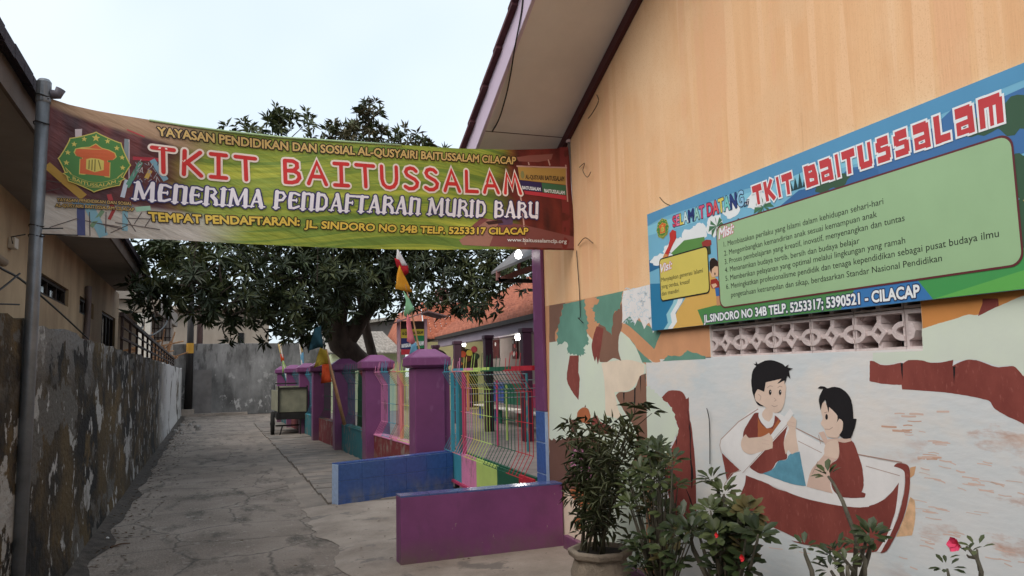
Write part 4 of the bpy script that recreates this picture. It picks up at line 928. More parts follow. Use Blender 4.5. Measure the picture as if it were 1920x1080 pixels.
def nl(body, bl, br, tl, tr, f, m, ly, off=0, sag=0, **kw): letter(mb, S_N, S_N.quad(f(*bl), f(*br), f(*tl), f(*tr), sag), body, m, ly, off, **kw)
nl('AL-QUSYAIRI BAITUSSALAM', (1478, 446), (1715, 462), (1478, 418), (1716, 430), n2, sheet(70, 52, 40), .0075, .02)
nl('BAITUSSALAM', (1455, 512), (1566, 524), (1453, 490), (1565, 502), n2, W_, .0075, .02); nl('BAITUSSALAM', (1590, 532), (1718, 546), (1588, 510), (1716, 522), n2, W_, .0077, .02)
S_N.pxpoly(mb, [n2(1460 + 12 * math.cos(a * .6), 420 + 26 * math.sin(a * .6)) for a in range(10)], sheet(132, 130, 84), .0078)
mb.build('printed_photographs', banner)
mb = MB(); emblem(mb, S_N, n1(567, 524), 69, 58, 1, cut=.06, ly=.02); mb.build('emblem', banner)
mb = MB()
nl('YAYASAN PENDIDIKAN DAN SOSIAL', (340, 757), (785, 783), (341, 737), (785, 763), n1, m_goldt, .014, .02, outline=m_blkt, outline_w=.10)
nl('AL-QUSYAIRI BAITUSSALAM CILACAP', (330, 790), (798, 817), (331, 769), (799, 797), n1, m_goldt, .014, .02, outline=m_blkt, outline_w=.10)
nl('YAYASAN PENDIDIKAN DAN SOSIAL AL-QUSYAIRI BAITUSSALAM CILACAP', (942, 366), (1360.4, 529.0), (937, 312), (1364, 492), lambda x, y: n1(x, y) if x < 1200 and y < 400 else (968, 307) if y > 500 else (969, 293), m_goldt, .014, .03, sag=-.03, outline=m_blkt, outline_w=.085)
nl('TEMPAT PENDAFTARAN:', (890, 872), (1783, 898), (884, 818), (1783, 850), n1, sheet(216, 184, 78), .012, .04, sag=-.004, outline=m_blkt, outline_w=.085)
nl('JL. SINDORO NO 34B TELP. 5253317 CILACAP', (105, 748), (1478, 796), (108, 702), (1480, 755), n2, sheet(216, 184, 78), .012, .04, sag=-.012, outline=m_blkt, outline_w=.085)
nl('www.baitussalamclp.org', (1350, 840), (1730, 847), (1350, 817), (1730, 823), n2, W_, .012, .015)
mb.build('lettering', banner)
mb = MB()
bx = S_N.quad(n1(905, 575), n2(1440, 540), n1(905, 438), n2(1430, 418), -.02); m_redt = sheet(200, 50, 50)
strokes(mb, S_N, bx, 'TKIT BAITUSSALAM', G_COMIC, m_redt, .010, pen=.17, gap=.38, outline=sheet(232, 216, 206), ow=.085)
mb.build('headline_lettering', banner)
mb = MB()
bx = S_N.quad(n1(790, 745), n2(1540, 694), n1(800, 642), n2(1545, 602), -.012)
strokes(mb, S_N, bx, 'MENERIMA PENDAFTARAN MURID BARU', G_SERIF, sheet(226, 222, 230), .0135, gap=.1, outline=sheet(50, 44, 92), ow=.075)
mb.build('second_line_lettering', banner)

# the two poles and the wire ties
m_galv = mat('galvanised pipe', c(120, 124, 128), .45, .18, 7, .1, metal=.55)
m_wire = mat('black wire', (.02, .018, .017), .6, .1, 8, 0); m_rustwire = mat('rusty wire', (.09, .05, .03), .8, .2, 8, 0)
pole = thing('banner_pole', (-1.185, 5.17, 0), 'tall grey galvanised pipe before the mossy wall, holding the left banner end', 'pole')
mb = MB(); mb.tube([(-1.20, 5.14, 0), (-1.19, 5.17, 1.7), (-1.183, 5.19, 3.31)], .037, m_galv, 14); mb.build('pipe', pole, smooth=True)
mb = MB(); mb.lathe([(.039, -.13), (.042, -.12), (.042, 0), (.03, .018), (0, .02)], (-1.183, 5.19, 3.31), m_galv, 14); mb.build('pipe_cap', pole)
mb = MB(); mb.tube([(-1.15, 5.19, 3.24), (-1.11, 5.20, 3.245), (-1.095, 5.20, 3.28)], .03, mat('plastic pipe stub', c(96, 92, 100), .5), 10); mb.build('pipe_stub', pole, smooth=True)
mb = MB()
for z in (3.22, 3.05, 2.42, 2.36):
    mb = MB(); mb.tube([(-1.187 + .041 * math.cos(a), 5.185 + .041 * math.sin(a), z + .006 * math.sin(a * 2)) for a in [i * .5 for i in range(14)]], .004, m_wire, 5); mb.build('tie_wire', pole)
mb = MB()
p0 = S_N.at(*tuv[0]); p1 = S_N.at(*buv_[0])
mb.tube([(-1.15, 5.16, 3.2), p0], .004, m_wire, 5); mb.tube([(-1.15, 5.15, 2.4), p1 + V((.12, 0, .04))], .004, m_wire, 5); mb.tube([(-1.15, 5.15, 2.35), p1, p1 + V((.2, 0, .0))], .004, m_wire, 5); mb.tube([(-1.23, 5.13, 2.36), (-1.3, 5.12, 2.34), (-1.29, 5.12, 2.30)], .004, m_wire, 5)
mb.build('tie_wire', pole)
pole2 = thing('banner_pole', (2.475, 5.735, 2.2), 'thin metal rod beside the peach wall holding the right end of the banner', 'pole')
a, b2 = S_N.at(*S_N.px(1069, 266), -.02), S_N.at(*S_N.px(1081, 474), -.02); m_chrome = mat('bright pipe', c(170, 166, 168), .3, .1, 7, .05, metal=.7)
mb = MB(); mb.tube([b2, (a + b2) / 2, a], .011, m_chrome, 10); mb.build('pipe', pole2, smooth=True)
mb = MB(); mb.tube([a + V((0, 0, -.03)), (2.55, 5.80, 3.34)], .008, m_rustwire, 6); mb.build('bracket', pole2); mb = MB(); mb.tube([b2 + V((0, 0, .05)), (2.55, 5.80, 2.52)], .008, m_rustwire, 6); mb.tube([a + V((-.005, 0, 0)), a + V((-.005, 0, .06))], .02, paint(196, 170, 168), 8); mb.build('bracket', pole2)

# ================================================================== LEFT BOUNDARY WALL
m_moss = mat('mossy wall', (.082, .054, .020), .95, scale=1.7, bump=.9, bscale=26, col2=(.012, .009, .007), ramp=(.40, .58), stretch=(1, .55, .9), detail=10)
add_layer(m_moss, (.008, .007, .006), 1.5, (1, .5, .8), .52, .62, 9)
add_layer(m_moss, (.11, .070, .024), 3.0, (1, .5, .9), .56, .66, 9)
add_layer(m_moss, (.10, .092, .08), 1.9, (1, .55, .9), .575, .587, 10)
add_layer(m_moss, (.34, .33, .31), 2.3, (1, .6, .8), .600, .610, 10)
add_layer(m_moss, (.38, .37, .355), 6.5, (1, .7, .55), .615, .628, 9)
add_layer(m_moss, (.16, .15, .14), 3.0, (1, .5, .7), .52, .54, 10, (2, 1.35, 1.8))
add_layer(m_moss, (.05, .034, .015), 4.0, (1, .6, .8), .50, .60, 9, (2, 1.0, .1))
add_layer(m_moss, (.46, .45, .44), 1.5, (1, .4, .5), .40, .45, 9, (1, 6, 10))
lw = thing('boundary_wall', Lp(12, 0, 0), 'long mossy plaster wall with peeling paint along the left of the lane', 'wall')
mb = MB(); ys = [-4 + i * .2 for i in range(186)]; ys = [y for y in ys if y < 32.9] + [32.9]
tops = [1.862 + mnoise.noise(V((y * .8, 1, 5))) * .05 + mnoise.noise(V((y * 3.7, 4, 5))) * .035 for y in ys]
bul = lambda y, z: mnoise.noise(V((y * .5, z * .9, 2))) * .02
zs = [0, .3, .7, 1.1, 1.5]
for i in range(len(ys) - 1):
    y0, y1 = ys[i], ys[i + 1]
    col = [[Lp(y, bul(y, z) + (.03 if z == 0 else 0), z) for z in zs] + [Lp(y, bul(y, 1.86), tp)] for y, tp in ((y0, tops[i]), (y1, tops[i + 1]))]
    for j in range(5): mb.poly([col[0][j], col[1][j], col[1][j + 1], col[0][j + 1]], m_moss)
    mb.poly([col[0][5], col[1][5], Lp(y1, -.16, tops[i + 1]), Lp(y0, -.16, tops[i])], m_moss)
    mb.poly([Lp(y0, -.16, tops[i]), Lp(y1, -.16, tops[i + 1]), Lp(y1, -.16, 0), Lp(y0, -.16, 0)], m_moss)
mb.build('wall', lw)
# a flaky crust of moss and dirt along the foot of the wall
m_dirt = mat('dirt', (.06, .05, .042), .95, .4, 12, .5)
mb = MB()
for i in range(len(ys) - 1):
    f = lambda y: .12 + .10 * (mnoise.noise(V((y * 1.3, 9, 0))) + .6)
    mb.poly([Lp(ys[i], .02, .05), Lp(ys[i + 1], .02, .05), Lp(ys[i + 1], f(ys[i + 1]), .006), Lp(ys[i], f(ys[i]), .006)], m_dirt)
tag(mb.build('dirt_bank'), kind='structure')
m_leaf_dry = mat('dry leaf', (.10, .065, .04), .9, .4, 20, 0)
mb = MB()
for _ in range(900):
    y = rnd.uniform(4.5, 31) if rnd.random() < .7 else rnd.uniform(18, 30); o = abs(rnd.gauss(0, .22)) + .1; p = Lp(y, o, .012 + max(0, (.2 - o)) * .2)
    a = rnd.uniform(0, 6.28); mb.leaf(p, (math.cos(a), math.sin(a), rnd.uniform(-.1, .2)), (0, 0, 1), rnd.uniform(.02, .07), rnd.uniform(.012, .03), m_leaf_dry, .1)
for _ in range(260):
    p = V((rnd.uniform(-1.2, 2.3), rnd.uniform(4.5, 28), .045)); a = rnd.uniform(0, 6.28)
    mb.leaf(p, (math.cos(a), math.sin(a), .1), (0, 0, 1), rnd.uniform(.015, .045), rnd.uniform(.01, .025), m_leaf_dry, .1)
tag(mb.build('leaf_litter'), kind='stuff')
m_rub = mat('rubble', (.24, .22, .2), .95, .3, 9, .5)
for i in range(14):
    y = rnd.uniform(22, 29); p = Lp(y, rnd.uniform(.15, .75), .0); s_ = rnd.uniform(.05, .13); mb = MB()
    q = [(p.x + s_ * rnd.uniform(.6, 1.2) * math.cos(k * 1.05), p.y + s_ * rnd.uniform(.6, 1.2) * math.sin(k * 1.05)) for k in range(6)]
    mb.poly([(*v, -.01) for v in q] + [(p.x + (v[0] - p.x) * .7, p.y + (v[1] - p.y) * .7, s_ * rnd.uniform(.4, .9)) for v in q], m_rub, [(0, 1, 2, 3, 4, 5), (6, 7, 8, 9, 10, 11)] + [(k, (k + 1) % 6, 6 + (k + 1) % 6, 6 + k) for k in range(6)])
    tag(mb.build('rubble_stone', base=(p.x, p.y, 0)), 'small grey rubble lump at the foot of the mossy wall far down the lane', 'stone', 'rubble by the mossy wall')
for (px, py), (qx, qy), lab, m_, r0 in (((207, 1028), (244, 1020), 'thin dark twig lying on the lane near the mossy wall', m_rustwire, .008), ((212, 940.5), (236, 941), 'pale flat stick lying at the foot of the mossy wall', paint(190, 176, 160), .012)):
    a, b2 = on_z(px, py), on_z(qx, qy); mb = MB(); mb.tube([a + V((0, 0, r0)), (a + b2) / 2 + V((0, .02, r0 * 2)), b2 + V((0, 0, r0))], [r0, r0 * .9, r0 * .6], m_, 6); tag(mb.build('stick', base=a), lab, 'stick')
for (px, py), lab in (((170, 1032), 'crumpled white paper scrap beside the mossy wall'), ((202, 1013), 'tiny white paper scrap on the lane beyond the twig')):
    a = on_z(px, py); mb = MB(); s_ = .035 if px < 180 else .018
    pts = [(a.x + s_ * math.cos(k * .9) * rnd.uniform(.7, 1.2), a.y + s_ * math.sin(k * .9) * rnd.uniform(.7, 1.2), .008 + rnd.uniform(0, .02)) for k in range(7)]
    mb.poly(pts + [(a.x, a.y, .035)], paint(214, 214, 212), [(k, (k + 1) % 7, 7) for k in range(7)]); tag(mb.build('paper_scrap', base=a), lab, 'litter')

# ------------------------------------------------------------------ left house
m_lwall = mat('dull cream wall', c(184, 160, 128, 1), .9, scale=1.4, bump=.2, col2=c(146, 124, 98, 1), stretch=(1, 1, .5))
m_lsof = mat('grey brown ceiling board', c(140, 132, 124, 1), .9, .1, 2, .1)
m_frame = mat('dark wood frame', (.03, .022, .018), .7, .2, 9, .1); m_glass = mat('dark glass', (.012, .012, .014), .12, .1, 3, 0, spec=.6)
lh = thing('cream_house', Lp(10, -.69, 0), 'dull cream house behind the mossy wall with deep dark eaves', 'house')
HE = 3.2; mb = MB(); OFF = -.69
holes = [(8.95, 11.2, 2.44, 2.665), (12.1, 13.5, 2.44, 2.68), (14.5, 16.5, 1.2, 2.67)]
def lq(y0, y1, z0, z1, off=OFF, m=m_lwall): mb.poly([Lp(y0, off, z0), Lp(y1, off, z0), Lp(y1, off, z1), Lp(y0, off, z1)], m)
yy = -4.0
for (y0, y1, z0, z1) in holes: lq(yy, y0, 0, HE); lq(y0, y1, 0, z0); lq(y0, y1, z1, HE); yy = y1
lq(yy, 17.0, 0, HE)
mb.poly([Lp(17.0, OFF, 0), Lp(17, OFF - 5, 0), Lp(17, OFF - 5, HE), Lp(17, OFF, HE)], m_lwall)
for (y0, y1, z0, z1) in holes:
    for (a, b2) in (((y0, z0), (y1, z0)), ((y1, z0), (y1, z1)), ((y1, z1), (y0, z1)), ((y0, z1), (y0, z0))): mb.poly([Lp(a[0], OFF, a[1]), Lp(b2[0], OFF, b2[1]), Lp(b2[0], OFF - .12, b2[1]), Lp(a[0], OFF - .12, a[1])], m_lwall)
mb.build('wall', lh)
for i, (y0, y1, z0, z1) in enumerate(holes):
    mb = MB(); mb.poly([Lp(y0, OFF - .1, z0), Lp(y1, OFF - .1, z0), Lp(y1, OFF - .1, z1), Lp(y0, OFF - .1, z1)], m_glass); wn = mb.build('window', lh)
    mb = MB()
    for a, b2 in (((y0, z0 + .02), (y1, z0 + .02)), ((y0, z1 - .02), (y1, z1 - .02)), ((y0 + .03, z0 + .04), (y0 + .03, z1 - .04)), ((y1 - .03, z0 + .04), (y1 - .03, z1 - .04))): mb.bar(Lp(a[0], OFF - .06, a[1]), Lp(b2[0], OFF - .06, b2[1]), .05, .04, m_frame)
    for k in range(1, 4): ym = y0 + (y1 - y0) * k / 4; mb.bar(Lp(ym, OFF - .065, z0 + .041), Lp(ym, OFF - .065, z1 - .041), .03, .035, m_frame)
    mb.build('window_frame', wn)
EO = -.10
mb = MB(); mb.poly([Lp(-4, EO - .04, HE), Lp(16.4, EO - .04, HE), Lp(16.4, OFF - .2, HE), Lp(-4, OFF - .2, HE)], m_lsof); mb.build('soffit', lh)
mb = MB(); mb.prism([Lp(-4, EO - .03, HE - .02), Lp(-4, EO - .005, HE - .02), Lp(-4, EO - .005, HE + .16), Lp(-4, EO - .03, HE + .16)], Lp(16.45, 0, 0) - Lp(-4, 0, 0), mat('dull brown fascia', c(96, 84, 76), .8, .15, 4, .1)); mb.build('fascia_board', lh)
mb = MB(); m_lroof = mat('dark weathered roof', c(46, 36, 44), .85, .3, 8, .4)
yy = -4.0
while yy < 16.4:
    y1 = min(16.5, yy + .24); z_ = rnd.uniform(-.006, .006)
    mb.prism([Lp(yy, EO + .06, HE + .13 + z_), Lp(yy, EO + .06, HE + .21 + z_), Lp(yy, EO - 4.0, HE + 1.6), Lp(yy, EO - 4.0, HE + 1.5)], Lp(y1 - .01, 0, 0) - Lp(yy, 0, 0), m_lroof); yy += .24
mb.build('roof', lh)
mb = MB(); mb.tube([Lp(12.5, OFF + .05, 2.85), Lp(12.45, OFF + .06, 2.6), Lp(12.5, OFF + .05, 2.2), Lp(12.2, OFF + .06, 1.6)], .045, paint(110, 96, 92), 8); mb.build('drainpipe', lh, smooth=True)
mb = MB(); mb.tube([Lp(5.6, OFF + .05, 2.2), Lp(6.3, OFF + .06, 2.1), Lp(6.6, OFF + .05, 2.55), Lp(7.6, OFF + .05, 2.52)], .04, paint(150, 130, 108), 8); mb.build('drainpipe', lh, smooth=True)
mb = MB(); q = Lp(8.0, OFF, 2.75); mb.box((q.x, q.y - .06, q.z - .05), (q.x + .06, q.y + .06, q.z + .05), paint(200, 190, 176)); mb.build('junction_box', lh, bevel=.008)
# cables slung along the house
def cable(name, pts, r0, lab, m=None, cat='cable'):
    mb = MB(); P = []
    pts = [V(p) for p in pts]
    for i in range(len(pts) - 1):
        p0, p1, p2, p3 = pts[max(i - 1, 0)], pts[i], pts[i + 1], pts[min(i + 2, len(pts) - 1)]
        for k in range(6):
            t_ = k / 6; P.append(.5 * ((2 * p1) + (p2 - p0) * t_ + (2 * p0 - 5 * p1 + 4 * p2 - p3) * t_ * t_ + (3 * p1 - p0 - 3 * p2 + p3) * t_ ** 3))
    P.append(pts[-1]); mb.tube(P, r0, m or m_wire, 5); return tag(mb.build(name, base=pts[0]), lab, cat)
def ol(px, py, off): d = ray(px, py); return CAM + d * ((LN.dot(LP0 - CAM) + off) / LN.dot(d))
cable('sagging_cable', [ol(-40, 470, -.3), ol(0, 502, -.3), ol(40, 525, -.3), ol(100, 575, -.3), ol(165, 635, -.35)], .009, 'black cable sagging across the cream house down to the mossy wall top')
cable('taut_cable', [ol(-30, 558, -.25), ol(0, 543, -.25), ol(37, 513, -.25)], .007, 'short black cable running up from the left edge to the galvanised pole')
cable('straight_cable', [ol(-30, 570, -.25), ol(10, 570, -.25), ol(36, 571, -.25)], .006, 'thin level cable just above the mossy wall at the far left')
cable('looping_cable', [ol(262, 590, -.2), ol(268, 610, -.2), ol(262, 622, -.2), ol(285, 628, -.2), ol(308, 612, -.2), ol(316, 594, -.2)], .02, 'thick black cable looping beyond the cream house towards the tree')

# railing on the wall top
m_rail = mat('dark rusty iron', (.035, .02, .016), .7, .3, 12, .2)
rl_ = thing('iron_railing', Lp(16, -.08, 1.86), 'dark rusty iron railing standing on the far part of the mossy wall', 'railing')
mb = MB(); mb.bar(Lp(11.3, -.08, 2.36), Lp(27.5, -.08, 2.14), .05, .05, m_rail); mb.bar(Lp(11.3, -.08, 2.05), Lp(27.5, -.08, 1.98), .03, .03, m_rail); mb.bar(Lp(11.3, -.08, 2.2), Lp(27.5, -.08, 2.06), .02, .02, m_rail); mb.build('rail', rl_)
for k in range(15):
    y = 11.4 + k * 1.14; mb = MB(); mb.bar(Lp(y, -.08, 1.84), Lp(y, -.08, 2.36 - .0136 * (y - 11.3)), .035, .035, m_rail); mb.build('post', rl_)
# bamboo and timber heap behind the wall
m_bam = mat('dry bamboo', c(176, 132, 96), .8, .25, 6, .2, stretch=(1, 1, 1))
r_ = random.Random(21)
for k in range(26):
    y = r_.uniform(23, 28); a = Lp(y, r_.uniform(-.9, -.1), r_.uniform(1.75, 2.5)); typ = r_.random()
    d = V((r_.uniform(-.3, 1), r_.uniform(-.6, .6), r_.uniform(-.15, .2))) if typ < .6 else V((r_.uniform(-.3, .3), r_.uniform(-.2, .2), r_.uniform(-1.1, -.7)))
    L_ = r_.uniform(.7, 1.5); mb = MB(); mb.tube([a - d.normalized() * L_ / 2, a, a + d.normalized() * L_ / 2], r_.uniform(.018, .035), m_bam, 6)
    tag(mb.build('bamboo_pole', base=a), 'pale dry bamboo pole in the jumbled heap above the far mossy wall', 'pole', 'bamboo poles heaped behind the mossy wall')

# ------------------------------------------------------------------ far end of the lane
m_bwall = mat('stained grey plaster', (.26, .255, .25), .95, scale=1.0, bump=.5, bscale=18, col2=(.10, .098, .096), ramp=(.36, .62), stretch=(1, 1, .6), detail=9)
add_layer(m_bwall, (.08, .078, .076), 1.2, (1.4, 1, .5), .52, .66, 10)
add_layer(m_bwall, (.40, .39, .38), 3.6, (1, 1, .7), .57, .63, 10, (2, 2.6, .6))
add_layer(m_bwall, (.07, .068, .066), 5, (1.5, 1, .35), .54, .62, 10, (2, 1.6, 2.7))
bw_ = thing('end_wall', (0, 33, 0), 'high stained grey plaster wall closing the end of the lane', 'wall')
mb = MB(); mb.box((-2.75, 33.0, 0), (4.4, 33.18, 2.84), m_bwall); mb.build('wall', bw_, bevel=.02)
mb = MB(); a, b2 = on_y(362, 694, 33), on_y(396, 776, 33); mb.box((a.x, 32.965, 0.02), (b2.x, 32.998, a.z), mat('grey cement patch', c(112, 108, 106), .9, .2, 2, .3)); mb.build('blocked_doorway', bw_, bevel=.01)
mb = MB(); mb.box((-2.6, 32.6, 0), (.1, 33, .1), m_apron); mb.build('step', bw_)
m_conc = mat('bare beige concrete', c(172, 160, 146, 1), .9, scale=.8, bump=.2, col2=c(140, 128, 116, 1), stretch=(1, 1, .4))
ch_ = thing('concrete_house', (0, 37, 0), 'bare beige concrete house rising behind the end wall', 'house')
mb = MB(); mb.box((-4.2, 37, 0), (1.0, 43, 4.5), m_conc); mb.build('wall', ch_); mb = MB(); mb.box((-4.6, 36.5, 4.5), (1.4, 43.5, 4.66), m_conc); mb.build('roof_slab', ch_)
a, b2 = on_y(446, 624, 36.98), on_y(457, 645, 36.98); mb = MB(); mb.box((a.x, 36.95, 2.4), (b2.x, 37.0, a.z), m_glass); mb.build('window', ch_)
nh = thing('porch_house', (-3.4, 26, 0), 'pale house beyond the cream house with white posts and a barred window', 'house')
mb = MB(); mb.box((-9, 27, 0), (-2.62, 32, 3.9), m_conc); mb.build('wall', nh)
a, b2 = on_y(287, 588, 26.95), on_y(321, 640, 26.95); mb = MB(); mb.box((a.x, 26.95, b2.z), (b2.x, 26.995, a.z + .3), paint(150, 140, 132)); wn = mb.build('window', nh)
mb = MB()
for k in range(5): x = a.x + (b2.x - a.x) * (k + .5) / 5; mb.bar((x, 26.93, b2.z), (x, 26.93, a.z + .3), .025, .025, m_rail)
for k in range(4): z = b2.z + (a.z - b2.z) * (k + .4) / 3; mb.bar((a.x, 26.90, z), (b2.x, 26.90, z), .025, .025, m_rail)
mb.build('window_bars', wn)
m_wpost = paint(206, 200, 190, 1)
for px in (263, 277):
    a = on_y(px, 640, 21.0); mb = MB(); mb.box((a.x - .07, 20.93, 0), (a.x + .07, 21.07, 3.4), m_wpost); mb.build('post', nh, bevel=.01)
mb = MB(); a = on_y(250, 580, 21); b2 = on_y(300, 580, 21.0); mb.box((a.x - 1.2, 20.9, 3.15), (b2.x, 21.1, 3.45), m_conc); mb.build('lintel', nh)
mb = MB(); mb.box((-9, 20.7, 3.46), (-2.5, 32.2, 3.95), m_lsof); mb.build('roof', nh)

# utility poles
up = thing('utility_pole', (-1.95, 31.2, 0), 'black utility pole with a yellow band on a concrete block', 'utility pole')
p = on_z(352, 781); up.location = p
mb = MB(); mb.box((p.x - .23, p.y - .2, 0), (p.x + .23, p.y + .2, .28), m_apron); mb.build('base_block', up, bevel=.02)
m_bpole = mat('black tar paint', (.014, .012, .012), .6, .2, 5, .1); m_rpole = mat('red brown pole paint', (.06, .03, .025), .6, .2, 5, .1)
mb = MB(); mb.tube([(p.x, p.y, .28), (p.x + .03, p.y, 2.6), (p.x + .06, p.y, 7.2)], [.15, .13, .09], m_bpole, 14); mb.build('pole', up, smooth=True)
z_ = on_y(352, 653, p.y).z; mb = MB(); mb.lathe([(.136, z_ - .2), (.138, z_ + .2)], (p.x + .03, p.y, 0), paint(196, 146, 56, 1), 14); mb.build('yellow_band', up)
up2 = thing('utility_pole', (p.x + .34, p.y + .3, 0), 'red brown utility pole just right of the yellow banded one', 'utility pole')
mb = MB(); mb.tube([(p.x + .30, p.y + .3, 0), (p.x + .36, p.y + .3, 3), (p.x + .38, p.y + .3, 7.0)], [.13, .12, .09], m_rpole, 14); mb.build('pole', up2, smooth=True)
mb = MB(); mb.lathe([(.128, 1.1), (.13, 1.16)], (p.x + .32, p.y + .3, 0), m_galv, 14); mb.build('clamp', up2)

# ================================================================== PARAPETS at the gate
mb = MB()
def parapet(name, q, h, m, mtop, tiles, lab):
    cx_ = sum(p[0] for p in q) / 4; cy_ = sum(p[1] for p in q) / 4
    t_ = thing(name, (cx_, cy_, 0), lab, 'low wall')
    mb = MB(); mb.hexa(q, 0, h - .012, m); mb.build('body', t_, bevel=.006)
    mb = MB(); g = .004; a, b2, d, e = [V((*p, 0)) for p in q]; n_ = 6
    mb2 = MB()
    for k in range(n_):
        f0, f1 = k / n_ + .0015, (k + 1) / n_ - .0015
        P = [a + (b2 - a) * f0, a + (b2 - a) * f1, e + (d - e) * f1, e + (d - e) * f0]
        mb2.hexa([(p.x, p.y) for p in P], h - .012, h, mtop)
    mb2.build('top_tiles', t_)
    if tiles:
        mb3 = MB(); dv = (b2 - a); nv = V((dv.y, -dv.x, 0)).normalized(); L_ = dv.length; cols = 5; rows = [(0, .085), (.088, .288), (.291, h - .016)]
        cw = L_ / 5.35
        for r0, r1 in rows:
            x = 0
            while x < L_ - .01:
                x1 = min(L_, x + cw); P = [a + dv * (x / L_) + nv * .001, a + dv * ((x1 - .004) / L_) + nv * .001]
                mb3.poly([(*P[0].xy, r0), (*P[1].xy, r0), (*P[1].xy, r1), (*P[0].xy, r1)] + [(*(P[0] + nv * .007).xy, r0), (*(P[1] + nv * .007).xy, r0), (*(P[1] + nv * .007).xy, r1), (*(P[0] + nv * .007).xy, r1)], m_tile, [(4, 5, 6, 7), (0, 1, 5, 4), (3, 7, 6, 2), (0, 4, 7, 3), (1, 2, 6, 5)]); x = x1
        mb3.build('side_tiles', t_)
    return t_
bl0, bl1 = on_z(634, 952), on_z(850, 918); h_ = .49; dv = (bl1 - bl0).normalized(); nv = V((-dv.y, dv.x, 0)) * .14
parapet('tiled_parapet', [(bl0.x, bl0.y), (bl1.x, bl1.y), (bl1.x + nv.x, bl1.y + nv.y), (bl0.x + nv.x, bl0.y + nv.y)], .49, m_grout, m_tile, True, 'low blue tiled wall on the far side of the gate entrance')
pu0, pu1 = on_z(752, 1068), on_z(1058, 1031); dv = (pu1 - pu0).normalized(); nv = V((-dv.y, dv.x, 0)) * .155
m_ttop = mat('glossy blue tile top', c(78, 92, 140, 1.1), .2, .12, 25, 0, spec=.6)
parapet('purple_parapet', [(pu0.x, pu0.y), (pu1.x, pu1.y), (pu1.x + nv.x, pu1.y + nv.y), (pu0.x + nv.x, pu0.y + nv.y)], .55, m_dpurple, m_ttop, False, 'low purple wall with glossy blue tile top at the near side of the gate')

# ================================================================== FENCE
m_pil = m_purple
fp = [(2.29, 10.15), (2.06, 12.95), (1.87, 15.75), (1.66, 18.35), (1.52, 20.75), (1.34, 23.5), (1.18, 26.3)]
def make_pillar(p, lab, w_=.40, h_=1.56):
    t_ = thing('fence_pillar', (*p, 0), lab, 'pillar', 'purple fence pillars'); x, y = p; a = w_ / 2
    mb = MB(); mb.box((x - a, y - a, 0), (x + a, y + a, h_), m_pil); mb.build('shaft', t_, bevel=.012)
    mb = MB(); g = .07; mb.hexa([(x - a - .02, y - a - .02), (x + a + .02, y - a - .02), (x + a + .02, y + a + .02), (x - a - .02, y + a + .02)], h_ + .001, h_ + .03, m_pil, [(x - a - g, y - a - g), (x + a + g, y - a - g), (x + a + g, y + a + g), (x - a - g, y + a + g)])
    mb.hexa([(x - a - g, y - a - g), (x + a + g, y - a - g), (x + a + g, y + a + g), (x - a - g, y + a + g)], h_ + .032, h_ + .14, m_pil)
    mb.hexa([(x - a - g + .01, y - a - g + .01), (x + a + g - .01, y - a - g + .01), (x + a + g - .01, y + a + g - .01), (x - a - g + .01, y + a + g - .01)], h_ + .142, h_ + .25, m_pil, [(x - .1, y - .1), (x + .1, y - .1), (x + .1, y + .1), (x - .1, y + .1)])
    mb.build('cap', t_, bevel=.008); return t_
plabs = ['biggest purple pillar beside the blue tiled low wall, nearest of the fence row', 'second purple pillar of the fence, between the pink and teal low walls', 'third purple pillar of the fence, behind the leaning flag pole', 'fourth purple pillar of the fence, just past the orange pennant', 'fifth purple pillar of the fence, right of the handcart', 'sixth purple pillar of the fence, behind the handcart', 'farthest purple pillar of the fence, in shade under the tree']
pil0 = make_pillar(fp[0], plabs[0])
for p, lab in zip(fp[1:], plabs[1:]): copy_thing(pil0, (*p, 0), 0, lab)
mb = MB(); mb.box((fp[0][0] + .203, fp[0][1] - .12, 0), (fp[0][0] + .29, fp[0][1] + .14, 1.54), m_dpurple); mb.build('gate_stop', pil0, bevel=.01)
def scuff(m): return add_layer(add_layer(m, c(130, 112, 104), 6, (1, 1, .8), .52, .66, 9), c(96, 84, 78), 30, (1, 1, 1), .64, .68, 6)
CB = dict(teal=paint(60, 140, 160, 1), pink=paint(206, 128, 168, 1), lime=paint(176, 200, 110, 1), dgreen=paint(24, 84, 62, 1), red=paint(176, 36, 52, 1), maroon=paint(112, 44, 48, 1), yel=paint(196, 186, 96, 1), lil=paint(150, 120, 170, 1), ora=paint(200, 140, 70, 1), dteal=paint(42, 104, 112, 1), salmon=paint(200, 120, 116, 1), rose=paint(170, 60, 96, 1))
